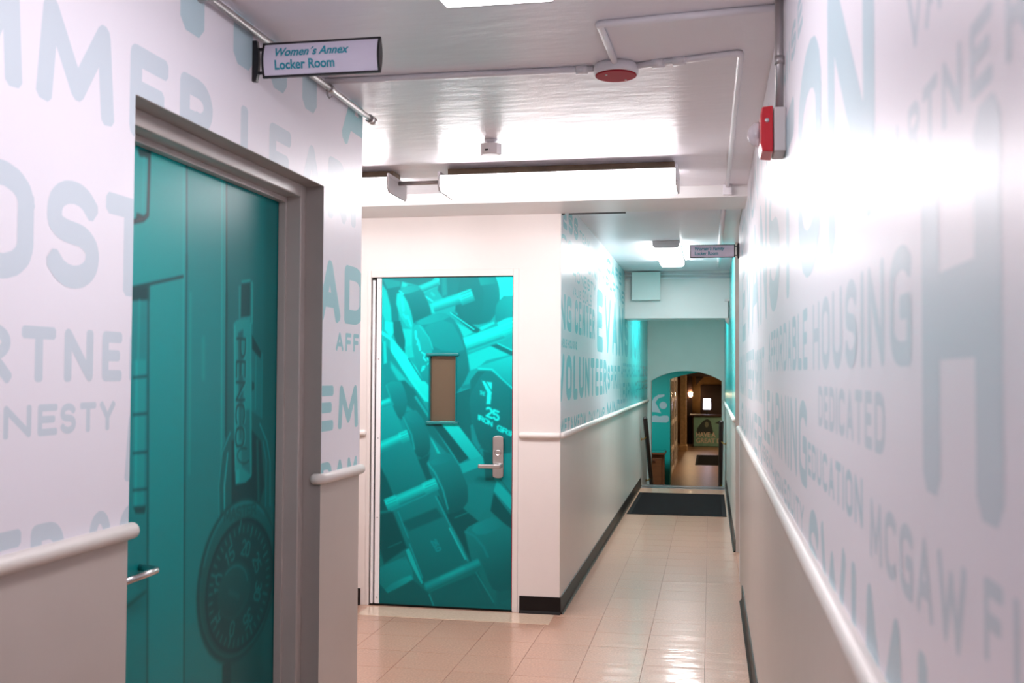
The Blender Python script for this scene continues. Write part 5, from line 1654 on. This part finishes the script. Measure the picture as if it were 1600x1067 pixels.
# ---- reception desk with poster
rd = empty('reception_desk', (0.5, 34.6, Z_LOW), 'dark reception desk with a green HAVE A GREAT DAY poster front', 'desk')
MB().box(-0.56, 2.2, 34.42, 35.3, Z_LOW, 0.10).build('body', 'lobby_dark', rd)
MB().box(-0.66, 2.3, 34.32, 35.4, 0.10, 0.15).build('counter', 'lobby_dark', rd, 0.01)
pn = MB().box(-0.53, 1.35, 34.40, 34.418, Z_LOW + .02, 0.10).build('front_poster', 'poster', rd)
pn['label'] = 'green poster reading HAVE A GREAT DAY'
YP = 34.398
hair = [(-.44, -.46), (-.42, -.30), (-.35, -.20), (-.27, -.10), (-.20, -.03), (-.10, .01), (-.02, -.02), (.03, -.10), (.05, -.22), (.08, -.34), (.10, -.46)]
MB().prism([(a, YP, b) for a, b in hair], (0, .002, 0)).build('printed_figure', 'poster_ink', pn)
M['poster_face'] = mat('poster_face_ink', (120, 128, 112), 0.5)
MB().prism([(-.115 + .062 * math.cos(k * math.pi / 8), YP - .001, -.17 + .095 * math.sin(k * math.pi / 8)) for k in range(16)], (0, .002, 0)).build('printed_face', 'poster_face', pn)
MB().prism([(a, YP, b) for a, b in [(.16, -.12), (.30, -.04), (.55, -.06), (.60, -.3), (.48, -.44), (.36, -.40), (.42, -.28), (.28, -.24), (.34, -.16)]], (0, .002, 0)).build('printed_figure', 'poster_ink', pn)
text_obj('HAVE A', (-.45, YP - .003, -.57), (1, 0, 0), (0, 0, 1), .62, .155, 'poster_txt', pn, 'lettering', 0, .02)
text_obj('GREAT DAY', (-.45, YP - .003, -.77), (1, 0, 0), (0, 0, 1), 1.06, .155, 'poster_txt', pn, 'lettering', 0, .02)
mo = empty('monitor', (-0.1, 34.8, 0.15), 'glowing computer screen on the reception desk', 'monitor')
MB().box(-0.24, 0.03, 34.80, 34.83, 0.30, 0.68).build('casing', 'black', mo)
MB().box(-0.225, 0.015, 34.795, 34.80, 0.315, 0.665).build('screen', 'screen', mo)
MB().box(-0.13, -0.08, 34.81, 34.83, 0.15, 0.30).box(-0.2, 0.0, 34.75, 34.9, 0.15, 0.16).build('stand', 'black', mo)
MB().box(-0.33, 1.4, 35.93, 35.998, Z_LOW, 1.10).build('dark_panel', 'lobby_dark', lobby_back, 0.01)
ps = empty('dark_post', (-0.64, 35.2, Z_LOW), 'dark post at the left end of the reception desk', 'post')
MB().box(-0.76, -0.60, 35.6, 35.76, Z_LOW, 1.78).build('shaft', 'lobby_dark', ps)
bm = empty('lobby_beam', (0, 33.5, 1.5), 'dark timber beam under the lobby ceiling', 'beam')
MB().box(-3.0, 5.0, 33.4, 33.7, 1.40, 1.78).build('timber', 'lobby_dark', bm)
bk = MB().prism([(-.45, 33.7, 1.40), (-.20, 33.7, 1.40), (-.45, 33.7, 1.12)], (0, .12, 0)).build('corbel', 'lobby_dark', bm)
lm = empty('lobby_mat', (0.1, 29.1, Z_LOW), 'dark mat on the lobby floor before the reception desk', 'mat')
MB().box(-0.39, 1.2, 27.4, 30.85, Z_LOW, Z_LOW + .006).build('border', 'mat_edge', lm)
MB().box(-0.33, 1.14, 27.5, 30.75, Z_LOW + .006, Z_LOW + .009).build('pile', 'mat_black', lm)
so = empty('wall_sconce', (-0.66, 35.55, .7), 'small lit wall sconce on the dark post', 'lamp')
MB().lathe((-0.655, 35.58, .70), (0, 0, 1), [(0, .02), (.04, .05), (.16, .07)], 14).build('shade', 'lamp_warm', so)
MB().box(-0.675, -0.635, 35.58, 35.60, .66, .76).build('back_plate', 'brass', so)
# warm lamps added to light the lobby, unseen above the arch heads
for x, y, lab in ((0.9, 26.0, 'unseen added lamp over the lobby mat'), (1.2, 32.0, 'unseen added lamp before the reception desk')):
    cl = empty('added_ceiling_lamp', (x, y, 1.78), lab, 'lamp', 'added lobby lamps')
    MB().lathe((x, y, 1.78), (0, 0, -1), [(0, .26), (.03, .26), (.05, .24)], 24).build('base', 'brass', cl)
    MB().lathe((x, y, 1.73), (0, 0, -1), [(0, .23), (.05, .20), (.08, .12)], 24).build('bowl', 'lamp_warm', cl)
